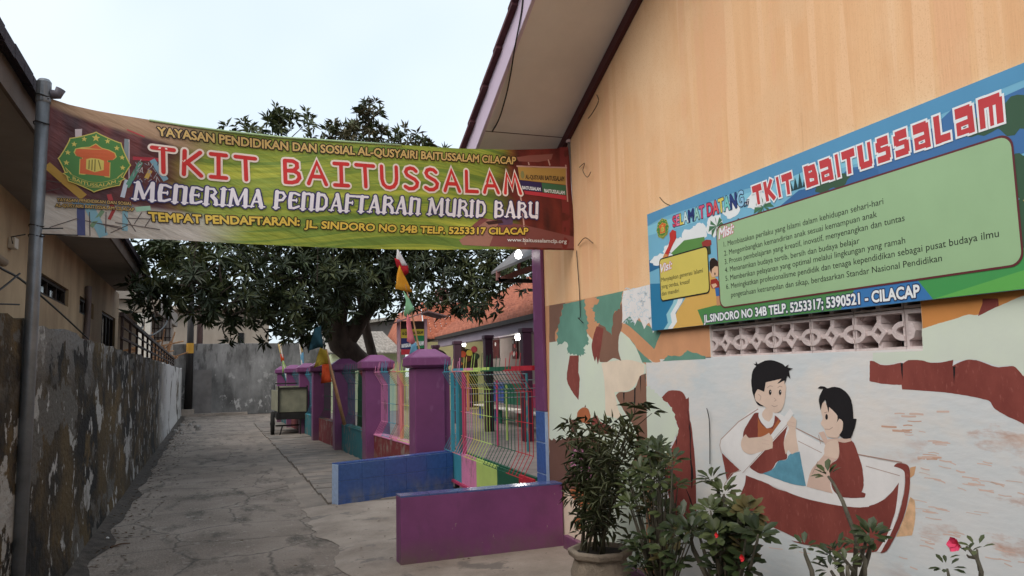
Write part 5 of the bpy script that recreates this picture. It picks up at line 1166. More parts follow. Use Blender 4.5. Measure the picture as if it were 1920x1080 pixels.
def wire_panel(t_, p, q, z0, z1, cols, gap=.058, side=1, name='wire_panel', tube=.0042):
    """welded wire panel with bent foot and head, and free spikes above the top rail"""
    p, q = V((*p, 0)), V((*q, 0)); d = (q - p); L_ = d.length; d.normalize(); nn = V((-d.y, d.x, 0)) * side
    n_ = int(L_ / gap); mbs = {}
    def colat(s_):
        for e_, k_ in cols:
            if s_ <= e_: return k_
        return cols[-1][1]
    mb = MB()
    for i in range(n_ + 1):
        s_ = i / n_; b_ = p + d * (L_ * s_); m_ = CB[colat(s_)]; r0 = .028 if False else tube
        pts = [b_ + nn * .11 + V((0, 0, z0)), b_ + V((0, 0, z0 + .20)), b_ + V((0, 0, z1 - .2)), b_ + nn * .12 + V((0, 0, z1))]
        mb.tube(pts, tube, m_, 5, False)
        if i % 3 != 2:
            j = rnd.uniform(-.03, .03); mb.tube([b_ + nn * .12 + V((0, 0, z1)), b_ + nn * .10 + d * j + V((0, 0, z1 + rnd.uniform(.12, .2)))], tube, m_, 5, False)
    segs = [0] + [e_ for e_, k_ in cols]
    for z, o in ((z0, .11), (z0 + .2, 0), ((z0 + z1) / 2, 0), (z1 - .2, 0), (z1, .12), (z1 + .008, .10)):
        for a, b2 in zip(segs, segs[1:]): mb.tube([p + d * L_ * a + nn * o + V((0, 0, z)), p + d * L_ * b2 + nn * o + V((0, 0, z))], tube * 1.15, CB[colat((a + b2) / 2)], 5, False)
    return mb.build(name, t_)
for k_ in ('maroon', 'dteal', 'pink'): scuff(CB[k_])
walls = [('maroon', 'pink'), ('dteal', 'dteal'), ('maroon', 'maroon'), ('dteal', 'dteal'), ('maroon', 'maroon'), ('dteal', 'dteal')]
fcols = [[(.34, 'lime'), (.42, 'yel'), (.55, 'salmon'), (.62, 'maroon'), (.82, 'teal'), (1, 'pink')], [(.3, 'maroon'), (.62, 'dgreen'), (1, 'dteal')], [(.5, 'dteal'), (1, 'dgreen')], [(.5, 'dgreen'), (1, 'teal')], [(1, 'dteal')], [(1, 'dgreen')]]
flab = ['fence bay of pink, teal and lime wires on a maroon low wall with pink top', 'fence bay of dark green wires on a teal low wall behind the second pillar', 'fence bay on a maroon low wall behind the leaning flag pole', 'fence bay of teal wires on a teal low wall beside the handcart', 'shaded fence bay on a maroon low wall behind the handcart', 'last shaded fence bay before the far end of the fence']
for i in range(6):
    p, q = V((*fp[i], 0)), V((*fp[i + 1], 0)); d = (q - p).normalized(); nn = V((d.y, -d.x, 0)); a, b2 = p + d * .205, q - d * .205
    t_ = thing('fence_bay', (p + q) / 2, flab[i], 'fence', 'fence bays between the purple pillars')
    m1_, m2_ = CB[walls[i][0]], CB[walls[i][1]]; o = nn * .085
    mb = MB(); mb.hexa([((a - o).x, (a - o).y), ((b2 - o).x, (b2 - o).y), ((b2 + o).x, (b2 + o).y), ((a + o).x, (a + o).y)], 0, .50, m1_)
    mb.hexa([((a - o * 1.1).x, (a - o * 1.1).y), ((b2 - o * 1.1).x, (b2 - o * 1.1).y), ((b2 + o * 1.1).x, (b2 + o * 1.1).y), ((a + o * 1.1).x, (a + o * 1.1).y)], .502, .525, m2_); mb.build('low_wall', t_, bevel=.006)
    a2, b3 = a + nn * .04, b2 + nn * .04
    wire_panel(t_, a2.xy, b3.xy, .53, 1.52, fcols[i], gap=.075 if i < 2 else .11, side=1)
    if i == 0:
        mb = MB(); x_ = a + (b2 - a) * .5 + nn * .05; mb.tube([x_ + V((0, 0, .53)), x_ + V((0, 0, 1.5))], .03, CB['salmon'], 8); mb.build('stay', t_)

# sliding gate across the entrance
g0, g1 = V((2.52, 6.75, 0)), V((2.56, 9.86, 0))
gate = thing('sliding_gate', (g0 + g1) / 2, 'rainbow coloured sliding wire gate between the biggest purple pillar and the peach house', 'gate')
d = (g1 - g0).normalized(); nn = V((-d.y, d.x, 0)); L_ = (g1 - g0).length
gc = [(.13, 'red'), (.36, 'dgreen'), (.62, 'lime'), (.84, 'pink'), (1, 'teal')]
mb = MB(); e0 = 0
for e_, k_ in gc:
    a, b2 = g0 + d * L_ * e0, g0 + d * L_ * e_; o = nn * .012
    mb.hexa([((a - o).x, (a - o).y), ((b2 - o).x, (b2 - o).y), ((b2 + o).x, (b2 + o).y), ((a + o).x, (a + o).y)], .13, .50, CB[k_]); e0 = e_
mb.build('colour_plates', gate)
mb = MB(); mb.bar(g0 + nn * .03 + V((0, 0, .12)), g1 + nn * .03 + V((0, 0, .12)), .03, .03, CB['rose']); mb.bar(g0 - nn * .03 + V((0, 0, .5)), g1 - nn * .03 + V((0, 0, .5)), .03, .03, CB['dgreen']); mb.build('bottom_rail', gate)
wire_panel(gate, (g0 + nn * .0).xy, (g1 + nn * .0).xy, .51, 1.50, [(.16, 'red'), (.42, 'dgreen'), (.58, 'lime'), (.68, 'yel'), (.78, 'pink'), (.86, 'salmon'), (1, 'teal')], gap=.105, side=1, tube=.0036)
mb = MB(); e0 = 0
for e_, k_ in [(.2, 'red'), (.44, 'dgreen'), (.66, 'lime'), (.8, 'pink'), (1, 'teal')]:
    a, b2 = g0 + d * L_ * e0 - nn * .02, g0 + d * L_ * e_ - nn * .02; mb.bar(a + V((0, 0, 1.52)), b2 + V((0, 0, 1.52)), .03, .045, CB[k_]); e0 = e_
mb.build('top_rail', gate)
for s_, k_ in ((.99, 'teal'), (.90, 'teal'), (.855, 'dteal'), (.80, 'rose')):
    mb = MB(); a = g0 + d * L_ * s_; mb.bar(a + V((0, 0, .5)), a + V((0, 0, 1.5)), .04, .04, CB[k_]); mb.build('upright', gate)
for s_, k_ in ((.86, 'lil'), (.77, 'ora')):
    mb = MB(); a = g0 + d * L_ * s_ - nn * .03; mb.bar(a + V((0, 0, 1.02)), a + V((0, 0, 1.5)), .05, .02, CB[k_]); mb.build('slat', gate)
for s_ in (.06, .93):
    a = g0 + d * L_ * s_; mb = MB(); mb.tube([a - nn * .02 + V((0, 0, .085)), a + nn * .02 + V((0, 0, .085))], .05, m_bpole, 14); mb.build('wheel', gate)

# ------------------------------------------------------------------ handcart
m_cart = mat('dull beige sheet metal', c(128, 127, 108, 1), .7, .18, 5, .15); m_black = mat('black iron', (.016, .014, .013), .7, .2, 6, .1); m_tyre = mat('tyre rubber', (.015, .014, .013), .9, .2, 10, .2)
cart = thing('handcart', (1.06, 21.0, 0), 'beige metal box handcart on two wheels parked beside the purple fence', 'handcart')
cx0, cx1, cy0, cy1 = .80, 1.50, 20.45, 22.1
mb = MB()
mb.box((cx0, cy0, .58), (cx1, cy0 + .025, 1.19), m_cart); mb.box((cx0, cy1, .58), (cx1, cy1 + .025, 1.22), m_cart)
mb.hexa([(cx0 - .02, cy0 + .02), (cx0 + .005, cy0 + .02), (cx0 - .1, cy1), (cx0 - .125, cy1)], .6, 1.13, m_cart); mb.box((cx1 - .005, cy0 + .027, .6), (cx1 + .02, cy1 - .002, 1.13), m_cart); mb.box((cx0, cy0 + .03, .6), (cx1, cy1 - .01, .63), m_cart)
mb.build('box', cart, bevel=.006)
mb = MB()
for x in (cx0, cx1): mb.bar((x, cy0 - .02, .42), (x, cy0 - .02, 1.24), .035, .035, m_black)
mb.bar((cx0, cy0 - .024, 1.19), (cx1, cy0 - .024, 1.19), .03, .03, m_black); mb.box((cx0 - .04, cy0 - .02, .40), (cx1 + .06, cy1, .57), m_black)
mb.bar((cx0 - .06, cy0 + .2, .24), (cx1 + .12, cy0 + .2, .24), .035, .035, m_black); mb.bar((cx1 - .16, cy0 - .03, .0), (cx1 - .16, cy0 - .03, .42), .035, .035, m_black); mb.bar((cx0 + .1, cy0 + .02, .24), (cx0 + .04, cy0 - .05, .02), .025, .025, m_black)
mb.build('frame', cart)
mb = MB(); mb.tube([(cx0 - .1, cy1 - .1, .75), (cx0 - .02, cy1 + .5, 1.25), (cx0 - .02, cy1 + .9, 1.28)], .02, m_black, 6); mb.tube([(cx1, cy1 - .1, .75), (cx1, cy1 + .5, 1.25), (cx1, cy1 + .9, 1.28)], .02, m_black, 6); mb.tube([(cx0 - .02, cy1 + .9, 1.28), (cx1, cy1 + .9, 1.28)], .02, m_black, 6); mb.build('handle', cart)
for x in (cx0 - .13, cx1 + .13):
    mb = MB(); yc, zc_ = cy0 + .25, .30
    for k in range(8): a = k * math.pi / 4; mb.tube([(x, yc, zc_), (x, yc + .25 * math.cos(a), zc_ + .25 * math.sin(a))], .008, m_black, 5)
    mb.tube([(x - .06, yc, zc_), (x + .06, yc, zc_)], .03, m_black, 8); wh = mb.build('wheel', cart)
    mb = MB(); o = 0; prof = [(.255, -.035), (.285, -.045), (.305, -.02), (.308, 0), (.305, .02), (.285, .045), (.255, .035)]
    base_i = len(mb.v); k_ = mb.mi(m_tyre); NN = 28
    for r0, xx in prof:
        for j in range(NN): t2 = 2 * math.pi * j / NN; mb.v.append(V((x + xx, yc + r0 * math.cos(t2), zc_ + r0 * math.sin(t2))))
    for i in range(len(prof)):
        for j in range(NN):
            i2 = (i + 1) % len(prof); mb.f.append([i * NN + j, i * NN + (j + 1) % NN, i2 * NN + (j + 1) % NN, i2 * NN + j]); mb.m.append(k_)
    mb.build('tyre', wh, smooth=True)

# ------------------------------------------------------------------ pennant flags
def cloth_mat(r, g, b2): return paint(r, g, b2, 1, .8, .06, 6, .35)
FC = dict(red=(186, 36, 48), white=(222, 216, 214), yellow=(222, 160, 46), green=(150, 200, 156), pink=(226, 132, 140), blue=(116, 170, 196), orange=(214, 84, 40), teal=(52, 92, 104), olive=(188, 160, 60), lime=(170, 200, 120), cream=(220, 196, 130))
def pennant(parent, pts, col, Y, th=.006, fold=.05):
    """one piece of cloth: photo outline at depth Y with soft folds"""
    P = [on_y(*p, Y) for p in pts]; cen = sum(P, V()) / len(P); mb = MB(); m_ = cloth_mat(*FC[col])
    ring = []
    for i in range(len(P)):
        a, b2 = P[i], P[(i + 1) % len(P)]
        for k in range(3): ring.append(a + (b2 - a) * k / 3)
    wob = lambda v, s_: V((v.x, v.y + fold * math.sin(v.x * 22 + v.z * 13), v.z))
    inner = [cen + (v - cen) * .5 for v in ring]; n_ = len(ring); allp = [wob(v, 0) for v in ring] + [wob(v, 0) for v in inner] + [wob(cen, 0)]
    mb.poly(allp, m_, [(i, (i + 1) % n_, n_ + (i + 1) % n_, n_ + i) for i in range(n_)] + [(n_ + i, n_ + (i + 1) % n_, 2 * n_) for i in range(n_)])
    o = mb.build('pennant', parent, smooth=True); sm = o.modifiers.new('thickness', 'SOLIDIFY'); sm.thickness = .003; return o
fl1 = thing('flag_pole', on_y(790, 700, 10.9), 'tall slender bamboo flag pole with five coloured pennants beside the biggest purple pillar', 'flag')
fl1.location.z = 0
mb = MB(); tp = on_y(744, 462, 10.9); b0 = V((2.62, 10.9, 0)); mb.tube([b0, b0 + (tp - b0) * .4 + V((.07, 0, 0)), b0 + (tp - b0) * .75 + V((.04, 0, 0)), tp], [.02, .015, .010, .005], m_bam, 7); mb.build('pole', fl1, smooth=True)
for pts, col in (([(744, 464), (752, 478), (763, 497), (760, 500), (748, 499), (742, 484)], 'white'), ([(740, 484), (748, 488), (752, 499), (764, 498), (765, 512), (758, 518), (744, 498)], 'red'), ([(749, 497), (756, 512), (774, 547), (758, 546), (740, 542), (744, 520)], 'yellow'), ([(756, 545), (768, 560), (777, 580), (768, 588), (764, 596), (758, 590), (760, 565)], 'green'), ([(764, 588), (770, 600), (779, 641), (771, 646), (762, 640), (763, 610)], 'pink'), ([(770, 645), (780, 642), (783, 662), (776, 668), (768, 668)], 'blue')): pennant(fl1, pts, col, 10.85)
fl2 = thing('flag_pole', on_y(646, 745, 14.2), 'pale flag pole leaning against the fence with teal, yellow and orange pennants', 'flag')
mb = MB(); a, b2 = on_y(646, 796, 14.6), on_y(611, 655, 14.4); mb.tube([a, (a + b2) / 2, b2], [.035, .032, .022], m_bam, 8); mb.build('pole', fl2, smooth=True)
for pts, col in (([(590, 616), (602, 610), (606, 650), (596, 652), (578, 658)], 'teal'), ([(600, 652), (612, 658), (616, 682), (604, 684), (588, 690)], 'olive'), ([(604, 683), (616, 682), (622, 716), (602, 719)], 'orange')): pennant(fl2, pts, col, 14.3)
fl3 = thing('flag_pole', on_y(540, 726, 24), 'far white flag pole with orange, lime and blue pennants behind the handcart', 'flag')
mb = MB(); a, b2 = on_y(541, 728, 24), on_y(524, 640, 24); mb.tube([a, b2], .02, m_wpost, 6); mb.build('pole', fl3)
for pts, col in (([(521, 645), (527, 642), (530, 662), (525, 664)], 'cream'), ([(525, 663), (531, 664), (533, 676), (527, 678)], 'orange'), ([(530, 675), (536, 686), (539, 697), (529, 699)], 'lime'), ([(533, 696), (543, 697), (544, 713), (535, 714)], 'blue')): pennant(fl3, pts, col, 24, fold=.03)
fl4 = thing('flag_pole', on_y(566, 692, 24), 'far flag pole with a small blue and pink pennant left of the tree trunk', 'flag')
mb = MB(); a, b2 = on_y(568, 700, 24), on_y(562, 645, 24); mb.tube([a, b2], .02, m_wpost, 6); mb.build('pole', fl4)
for pts, col in (([(563, 662), (569, 660), (570, 686), (564, 686)], 'blue'), ([(565, 686), (570, 686), (570, 693), (566, 693)], 'pink'), ([(562, 648), (566, 648), (568, 661), (563, 661)], 'cream')): pennant(fl4, pts, col, 24, fold=.03)
fl5 = thing('flag_pole', on_y(648, 690, 19), 'short flag pole with a cream pennant between the trunk and the fence', 'flag')
mb = MB(); a, b2 = on_y(650, 690, 19), on_y(646, 664, 19); mb.tube([V((a.x, a.y, 0)), b2], .015, m_wpost, 6); mb.build('pole', fl5); pennant(fl5, [(646, 666), (652, 672), (654, 683), (646, 685)], 'cream', 18.95, fold=.02)

# ================================================================== SCHOOL BEHIND THE FENCE
m_terra = mat('terracotta tiles', c(178, 108, 82, 1), .85, scale=3.5, bump=.2, col2=c(132, 74, 56, 1), ramp=(.3, .7), detail=8)
add_layer(m_terra, c(110, 66, 54), 6, (1, 1, 1), .58, .7)
m_cream = mat('pale green cream wall', c(206, 204, 156, 1), .85, .08, 2, .1); m_lav = mat('lavender grey beam paint', c(150, 138, 150, 1), .7, .06, 2, .05); m_col = mat('dark purple column paint', c(66, 34, 52, 1), .55, .12, 4, .08)
school = thing('school_building', (6.5, 20, 0), 'school with terracotta roof, dark columns and open porch behind the fence', 'school')
EX = lambda y: 6.03 + .033 * (y - 15.7)
def tile_roof(name, pt, nrow, ncol, ok=lambda s_, t_: True):
    """rows of lapped pan tiles on the surface pt(s along eave, t up slope)"""
    mb = MB()
    for r in range(nrow):
        t0, t1 = r / nrow, (r + 1.3) / nrow
        for k in range(ncol):
            s0, s1 = k / ncol, (k + 1) / ncol
            if not ok((s0 + s1) / 2, (t0 + t1) / 2): continue
            j = rnd.uniform(-.012, .012)
            a, b2, d, e = pt(s0, t0), pt(s1, t0), pt(s1, t1), pt(s0, t1); m_a, m_d = pt((s0 + s1) / 2, t0), pt((s0 + s1) / 2, t1)
            u = V((0, 0, .085 + j)); h2 = V((0, 0, .055)); dn = V((0, 0, .05))
            mb.poly([a + u, m_a + u + h2, b2 + u - V((0, 0, .015)), b2 + V((0, 0, -.02)), d + V((0, 0, -.02)), m_d + h2 * .5, e, a, m_a - V((0, 0, .01))], m_terra, [(0, 1, 5, 6), (1, 2, 4, 5), (0, 7, 8, 1), (1, 8, 3, 2)])
    return mb.build(name, school, smooth='raw')
tile_roof('roof', lambda s_, t_: V((EX(8 + s_ * 22) - .0 + t_ * 4.6, 8 + s_ * 22, 2.74 + t_ * 2.55)), 20, 96)
# projecting wing at the far end: its slope faces down the lane
tile_roof('wing_roof', lambda s_, t_: V((6.05 + s_ * 6 + t_ * .75 * (1 - s_), 26.9 + t_ * 4.2, 2.70 + t_ * 1.65)), 15, 26, lambda s_, t_: True)
mb = MB(); mb.poly([(6.0, 26.9, 2.66), (6.8, 31.1, 4.3), (6.8, 36, 4.3), (6.0, 36, 2.66)], m_terra); mb.build('wing_roof_side', school)
mb = MB(); a = on_y(825, 574, 30.8); mb.box((a.x - .3, 30.6, a.z - .35), (a.x + .55, 31.3, a.z + .08), paint(170, 168, 166)); mb.box((a.x - .38, 30.5, a.z + .082), (a.x + .63, 31.4, a.z + .17), paint(190, 188, 186)); vb = mb.build('roof_vent', school, bevel=.02)
mb = MB(); mb.lathe([(.26, .17), (.3, .25), (.3, .6), (.2, .75), (0, .8)], (a.x + .12, 30.95, a.z), paint(120, 80, 76), 16); mb.build('vent_cowl', vb, smooth=True)
mb = MB()
mb.poly([(EX(8) + .1, 8, 2.70), (EX(30) + .1, 30, 2.70), (EX(30) + 5, 30, 2.70), (EX(8) + 5, 8, 2.70)], m_lav); mb.build('porch_ceiling', school)
mb = MB(); mb.hexa([(EX(8) - .02, 8), (EX(8) + .09, 8), (EX(29) + .09, 29), (EX(29) - .02, 29)], 2.64, 2.75, m_frame); mb.build('eave_board', school)
mb = MB(); mb.hexa([(EX(8) + .12, 8), (EX(8) + .32, 8), (EX(27) + .32, 27), (EX(27) + .12, 27)], 2.40, 2.695, m_lav); mb.build('beam', school)
mb = MB(); mb.box((9.0, 8, 0), (9.2, 30, 2.69), mat('porch wall', c(150, 140, 136), .85, .1, 2, .1)); mb.build('back_wall', school)
mb = MB(); mb.box((6.2, 29.6, 0), (9.0, 29.8, 2.69), m_cream); mb.build('end_wall', school)
for px in (978, 908, 851, 811):
    p = on_z(px, {978: 610, 908: 625, 851: 637, 811: 645}[px], 2.40); a = .10
    x, y = p.x + .55, p.y + .9
    p = on_y(px, 660, y); x = p.x + .1
    mb = MB(); mb.box((x - a, y - a, 0), (x + a, y + a, 2.30), m_col); mb.box((x - a - .025, y - a - .025, 2.302), (x + a + .025, y + a + .025, 2.398), m_col); mb.build('column', school, bevel=.01)
for px in (820, 875):
    a = on_y(px, 672, 29.55); mb = MB(); mb.poly([(a.x + .45 * math.cos(t_), 29.57, 1.95 + .45 * math.sin(t_)) for t_ in [math.pi * k / 12 for k in range(13)]] + [(a.x - .45, 29.57, .1), (a.x + .45, 29.57, .1)][0:2], m_frame); mb.build('arched_door', school)
# boards and round paper decorations on the porch walls
mbd = m_frame
for (px, py, w_, h2, lab) in ((925, 655, .75, .5, 'dark notice board with white shapes on the porch wall behind the fence'), (965, 654, .3, .5, 'narrow dark notice board on the porch wall beside the near column')):
    a = on_x(px, py, 8.96); t_ = thing('notice_board', (8.96, a.y, a.z), lab, 'notice board'); mb = MB(); mb.box((8.955, a.y - w_ * .9, a.z - h2 * .7), (8.995, a.y + w_ * .9, a.z + h2 * .7), mat('dark red board', c(84, 40, 42), .8, .2, 5)); mb.build('board', t_, bevel=.01)
    mb = MB()
    for k in range(7): yy, zz = a.y + rnd.uniform(-.8, .8) * w_, a.z + rnd.uniform(-.5, .6) * h2; mb.poly([(8.94 - k * .001, yy + .1 * math.cos(q_ * 1.05), zz + .08 * math.sin(q_ * 1.05)) for q_ in range(6)], rnd.choice([paint(214, 208, 206), paint(196, 70, 70), paint(150, 150, 150)]))
    mb.build('paper_cutouts', t_)
r_ = random.Random(9)
for k, (px, py) in enumerate(((866, 652), (868, 664), (868, 676), (880, 662), (878, 672), (889, 655), (893, 668), (862, 680))):
    a = on_y(px, py, 29.5); mb = MB(); m_ = paint(*((70, 56, 40), (196, 90, 60), (80, 90, 60), (206, 190, 80), (90, 50, 40), (190, 80, 90), (60, 80, 60), (206, 120, 60))[k])
    mb.lathe([(.0, -.02), (.10, -.015), (.13, 0), (.10, .015), (0, .02)], (0, 0, 0), m_, 14); o = mb.build('paper_disc'); o.location = a; o.rotation_euler = (R(90), 0, 0)
    tag(o, 'small round coloured paper disc hung before the pale porch end wall', 'decoration', 'round paper decorations in the porch')
# lamps
def bulb(p, r0, lab, strength=14, cord=.3, watts=0):
    t_ = thing('hanging_lamp', p, lab, 'lamp'); mb = MB(); mb.lathe([(0, -r0 * 1.1), (r0 * .7, -r0 * .8), (r0, 0), (r0 * .7, r0 * .8), (r0 * .35, r0 * 1.3)], p, glow('lit bulb', (1, .97, .92), strength), 14); mb.build('bulb', t_, smooth=True)
    mb = MB(); mb.lathe([(r0 * .4, r0 * 1.3), (r0 * .45, r0 * 2.2), (0, r0 * 2.3)], p, paint(200, 196, 190), 10); mb.tube([V(p) + V((0, 0, r0 * 2.2)), V(p) + V((0, 0, r0 * 2.2 + cord))], .008, m_wire, 5); mb.build('lamp_holder', t_)
    if watts:
        pl_ = bpy.data.lights.new('lamp_light', 'POINT'); pl_.energy = watts; pl_.color = (1, .95, .86); pl_.shadow_soft_size = .08
        po = bpy.data.objects.new('lamp_light', pl_); COL.objects.link(po); po.parent = t_; po.location = (0, 0, -.2)
    return t_
bulb(on_x(971, 632, 6.9), .085, 'bright round bulb hanging beside the near dark column of the porch', 9, watts=45)
bulb(on_x(870, 646, 7.6), .075, 'small lit bulb hanging deeper in the porch left of the middle column', 7, watts=45)
bulb(on_x(970, 617, 6.9) + V((0, .2, 0)), .05, 'small square looking lit lamp just above the round porch bulb', 9, .1)
bulb(on_x(869, 655, 8.2), .05, 'faint lowest bulb deep in the porch', 5, .3, watts=30)
# seats and play bars in the yard
for k, (px, py, col, lab) in enumerate(((930, 727, 'dteal', 'teal play bars in the yard behind the gate'), (985, 735, 'rose', 'rose play bars in the yard by the house corner'), (900, 745, 'lime', 'pale lime play bars low in the yard behind the gate'))):
    a = on_y(px, py, 13.5 + k * 1.2); t_ = thing('play_bars', (a.x, a.y, 0), lab, 'play bars', 'play bars in the school yard')
    for s_ in (-1, 1): mb = MB(); mb.tube([(a.x + s_ * .6, a.y, 0), (a.x + s_ * .6, a.y, a.z + .25)], .025, CB[col], 8); mb.build('post', t_)
    mb = MB()
    for q_ in range(3): mb.tube([(a.x - .6, a.y, a.z - .1 + q_ * .17), (a.x + .6, a.y, a.z - .1 + q_ * .17)], .010, m_galv, 8)
    mb.build('cross_bars', t_)
for k in range(5):
    a = V((6.3 + .2 * k, 12.5 + k * 2.6, 0)); t_ = thing('school_bench', a, 'long blue and white bench along the porch edge behind the wire gate', 'bench', 'benches along the porch')
    col = (CB['dteal'], paint(60, 80, 150), CB['rose'], CB['dgreen'], paint(60, 80, 150))[k]
    mb = MB(); mb.box((a.x - .2, a.y - 1, .42), (a.x + .2, a.y + 1, .46), m_wpost); mb.build('seat', t_, bevel=.01)
    mb = MB(); mb.box((a.x + .18, a.y - 1, .55), (a.x + .21, a.y + 1, 1.15), col); mb.build('backrest', t_, bevel=.01)
    for s_ in (-1, 1): mb = MB(); mb.bar((a.x, a.y + s_ * .85, 0), (a.x, a.y + s_ * .85, .42), .3, .05, col); mb.build('leg', t_)
# small roofed sign board behind the fence
sb = thing('roofed_sign_board', (3.1, 15, 0), 'small yellow, blue and green sign board under a little pitched roof', 'sign')
S_S = Surf((0, 15, 0), (1, 0, 0), (0, -1, 0))
pL, pR = on_y(750, 660, 15), on_y(797, 660, 15); m_pinkp = paint(190, 150, 160)
for x in (pL.x - .02, pR.x + .02): mb = MB(); mb.tube([(x, 15.03, 0), (x, 15.03, 2.56)], .035, m_pinkp, 8); mb.build('post', sb)
def sbq(x0, x1, y0, y1, m, ly): 
    mb.poly([S_S.at(*S_S.px(x0, y1), ly), S_S.at(*S_S.px(x1, y1), ly), S_S.at(*S_S.px(x1, y0), ly), S_S.at(*S_S.px(x0, y0), ly)], m)
mb = MB(); a, b2 = on_y(752, 665, 15), on_y(795, 602, 15); mb.box((a.x, 15.0, a.z), (b2.x, 15.02, b2.z), paint(54, 34, 30)); mb.build('board', sb)
mb = MB(); sbq(752, 795, 617, 634, paint(196, 172, 60), .004); sbq(752, 772, 634, 655, paint(40, 46, 92), .005); sbq(772, 795, 629, 653, paint(30, 110, 66), .006); sbq(752, 795, 655, 665, paint(176, 46, 56), .005)
letter(mb, S_S, S_S.quad((753, 652), (770, 650), (753, 645), (770, 643)), 'BAITUSSALAM', paint(220, 220, 220), .009, .03); letter(mb, S_S, S_S.quad((773, 649), (794, 647), (773, 641), (794, 639)), 'BAITUSSALAM', paint(220, 220, 220), .010, .03)
letter(mb, S_S, S_S.quad((754, 628), (793, 626), (754, 622), (793, 620)), 'AL-QUSYAIRI BAITUSSALAM', paint(70, 60, 40), .009, .02); mb.build('sign_face', sb)
mb = MB(); rz_ = on_y(800, 583, 15).z; lx, rx = on_y(738, 605, 15), on_y(833, 593, 15); ap = on_y(797, 584, 15)
for e_ in (lx, rx): mb.prism([(ap.x, 14.75, ap.z), (e_.x, 14.75, e_.z), (e_.x, 14.75, e_.z - .025), (ap.x, 14.75, ap.z - .025)], (0, .7, 0), paint(120, 96, 96))
mb.build('little_roof', sb)
# low roofed outbuilding left of the sign
ob_ = thing('outbuilding', (4.8, 30, 0), 'low pale green outbuilding with a grey sloping roof behind the tree trunk', 'building')
mb = MB(); mb.box((3.2, 31, 0), (5.95, 36, 2.3), mat('pale green wall', c(196, 206, 170), .85, .08, 2, .1)); mb.build('wall', ob_)
m_asb = mat('grey sheet roof', c(166, 160, 150), .85, scale=6, bump=.3, col2=c(112, 106, 98), stretch=(2, .4, 1))
mb = MB(); mb.prism([(3.0, 30.6, 2.38), (5.95, 30.4, 2.33), (5.95, 30.4, 2.29), (3.0, 30.6, 2.34)], (0, 5, 1.1), m_asb); mb.build('roof', ob_)
sh_ = thing('grey_house', (6, 38, 0), 'grey concrete house with pale roof edge behind the outbuilding', 'house')
mb = MB(); a = on_y(655, 630, 38); b2 = on_y(752, 600, 38); mb.box((a.x - 1, 38, 0), (b2.x + .2, 44, b2.z - .1), mat('dark grey concrete', c(112, 106, 102), .9, .25, 2, .3, stretch=(1, 1, .3))); mb.build('wall', sh_)
mb = MB(); mb.prism([(a.x - 1.2, 37.5, b2.z - .45), (b2.x + .3, 37.5, b2.z + .1), (b2.x + .3, 37.5, b2.z + .25), (a.x - 1.2, 37.5, b2.z - .3)], (0, 6.5, 0), m_asb); mb.build('roof', sh_)
# canopy on the house end wall with its lamp
can = thing('sheet_canopy', (3.2, 8.5, 2.6), 'small sheet metal canopy on a steel truss jutting from the end of the peach house', 'canopy')
def on8(px, py): return on_y(px, py, 8.2)
a, b2, d_, e_ = on8(921, 510), on8(975, 462), on8(1030, 462), on8(933, 527)
m_csh = mat('grey corrugated sheet', c(120, 116, 116), .6, .15, 6, .1, metal=.3); m_tr = paint(140, 96, 92)
mb = MB(); mb.prism([a, b2, b2 + V((.9, 0, .35)), b2 + V((.9, 0, .31)), b2 + V((0, 0, -.03)), a + V((0, 0, -.03))], (0, -1.4, .0), m_csh); mb.build('roof_sheet', can)
mb = MB(); mb.bar(on_y(934, 526, 8.0), on_y(1030, 490, 8.0), .04, .06, m_tr); mb.bar(on_y(934, 526, 8.0), on_y(934, 508, 8.0), .04, .04, m_tr); mb.bar(on_y(973, 512, 8.0), on_y(973, 480, 8.0), .03, .03, m_tr); mb.bar(on_y(934, 526, 8.0), on_y(934, 526, 8.0) + V((1.6, 0, 0)), .04, .04, m_black); mb.build('truss', can)
bulb(on_y(972, 478, 6.75), .036, 'bright lit bulb under the canopy just below the banner', 8, .08)

# wires on the peach wall and eave
W0 = WX - .012
cable('hanging_cable', [on_x(983, -40, VX - .035), on_x(978, 20, VX - .035), on_x(965, 90, VX - .035), on_x(957, 140, VX + .02), on_x(946, 190, VX + .05), on_x(930, 235, VX + .06), on_x(898, 280, VX + .06)], .006, 'thin black cable drooping under the eave of the peach house')
cable('wall_wire', [on_x(1081, 470, W0), on_x(1083, 500, W0), on_x(1086, 540, W0), on_x(1088, 592, W0), on_x(1084, 596, W0 - .02), on_x(1088, 600, W0 - .02), on_x(1094, 606, W0)], .0035, 'long thin wire hanging down the peach wall from the right end of the banner', cat='wire')
cable('wall_wire', [on_x(1119, 178, W0), on_x(1122, 190, W0 - .03), on_x(1112, 210, W0 - .03), on_x(1103, 222, W0 - .02)], .004, 'rusty wire tuft high on the peach wall near the eave', m_rustwire, 'wire')
cable('wall_wire', [on_x(1086, 314, W0), on_x(1096, 306, W0 - .02), on_x(1093, 320, W0 - .02), on_x(1101, 332, W0 - .03), on_x(1108, 322, W0 - .02)], .003, 'curled wire on the peach wall right of the thin metal rod', m_rustwire, 'wire')
cable('wall_wire', [on_x(1084, 460, W0), on_x(1097, 446, W0 - .02), on_x(1112, 456, W0 - .03)], .0035, 'short bent wire on the peach wall at the lower end of the rod', m_rustwire, 'wire')
cable('wall_wire', [on_x(1258, 386, W0), on_x(1246, 380, W0 - .03), on_x(1237, 370, W0 - .04)], .003, 'short wire poking out above the left corner of the wall sign', m_rustwire, 'wire')
cable('wall_wire', [on_x(1325, 766, W0), on_x(1327, 772, W0 - .02), on_x(1330, 790, W0), on_x(1331, 830, W0), on_x(1331, 870, W0)], .0028, 'hooked black wire hanging on the white part of the mural', cat='wire')

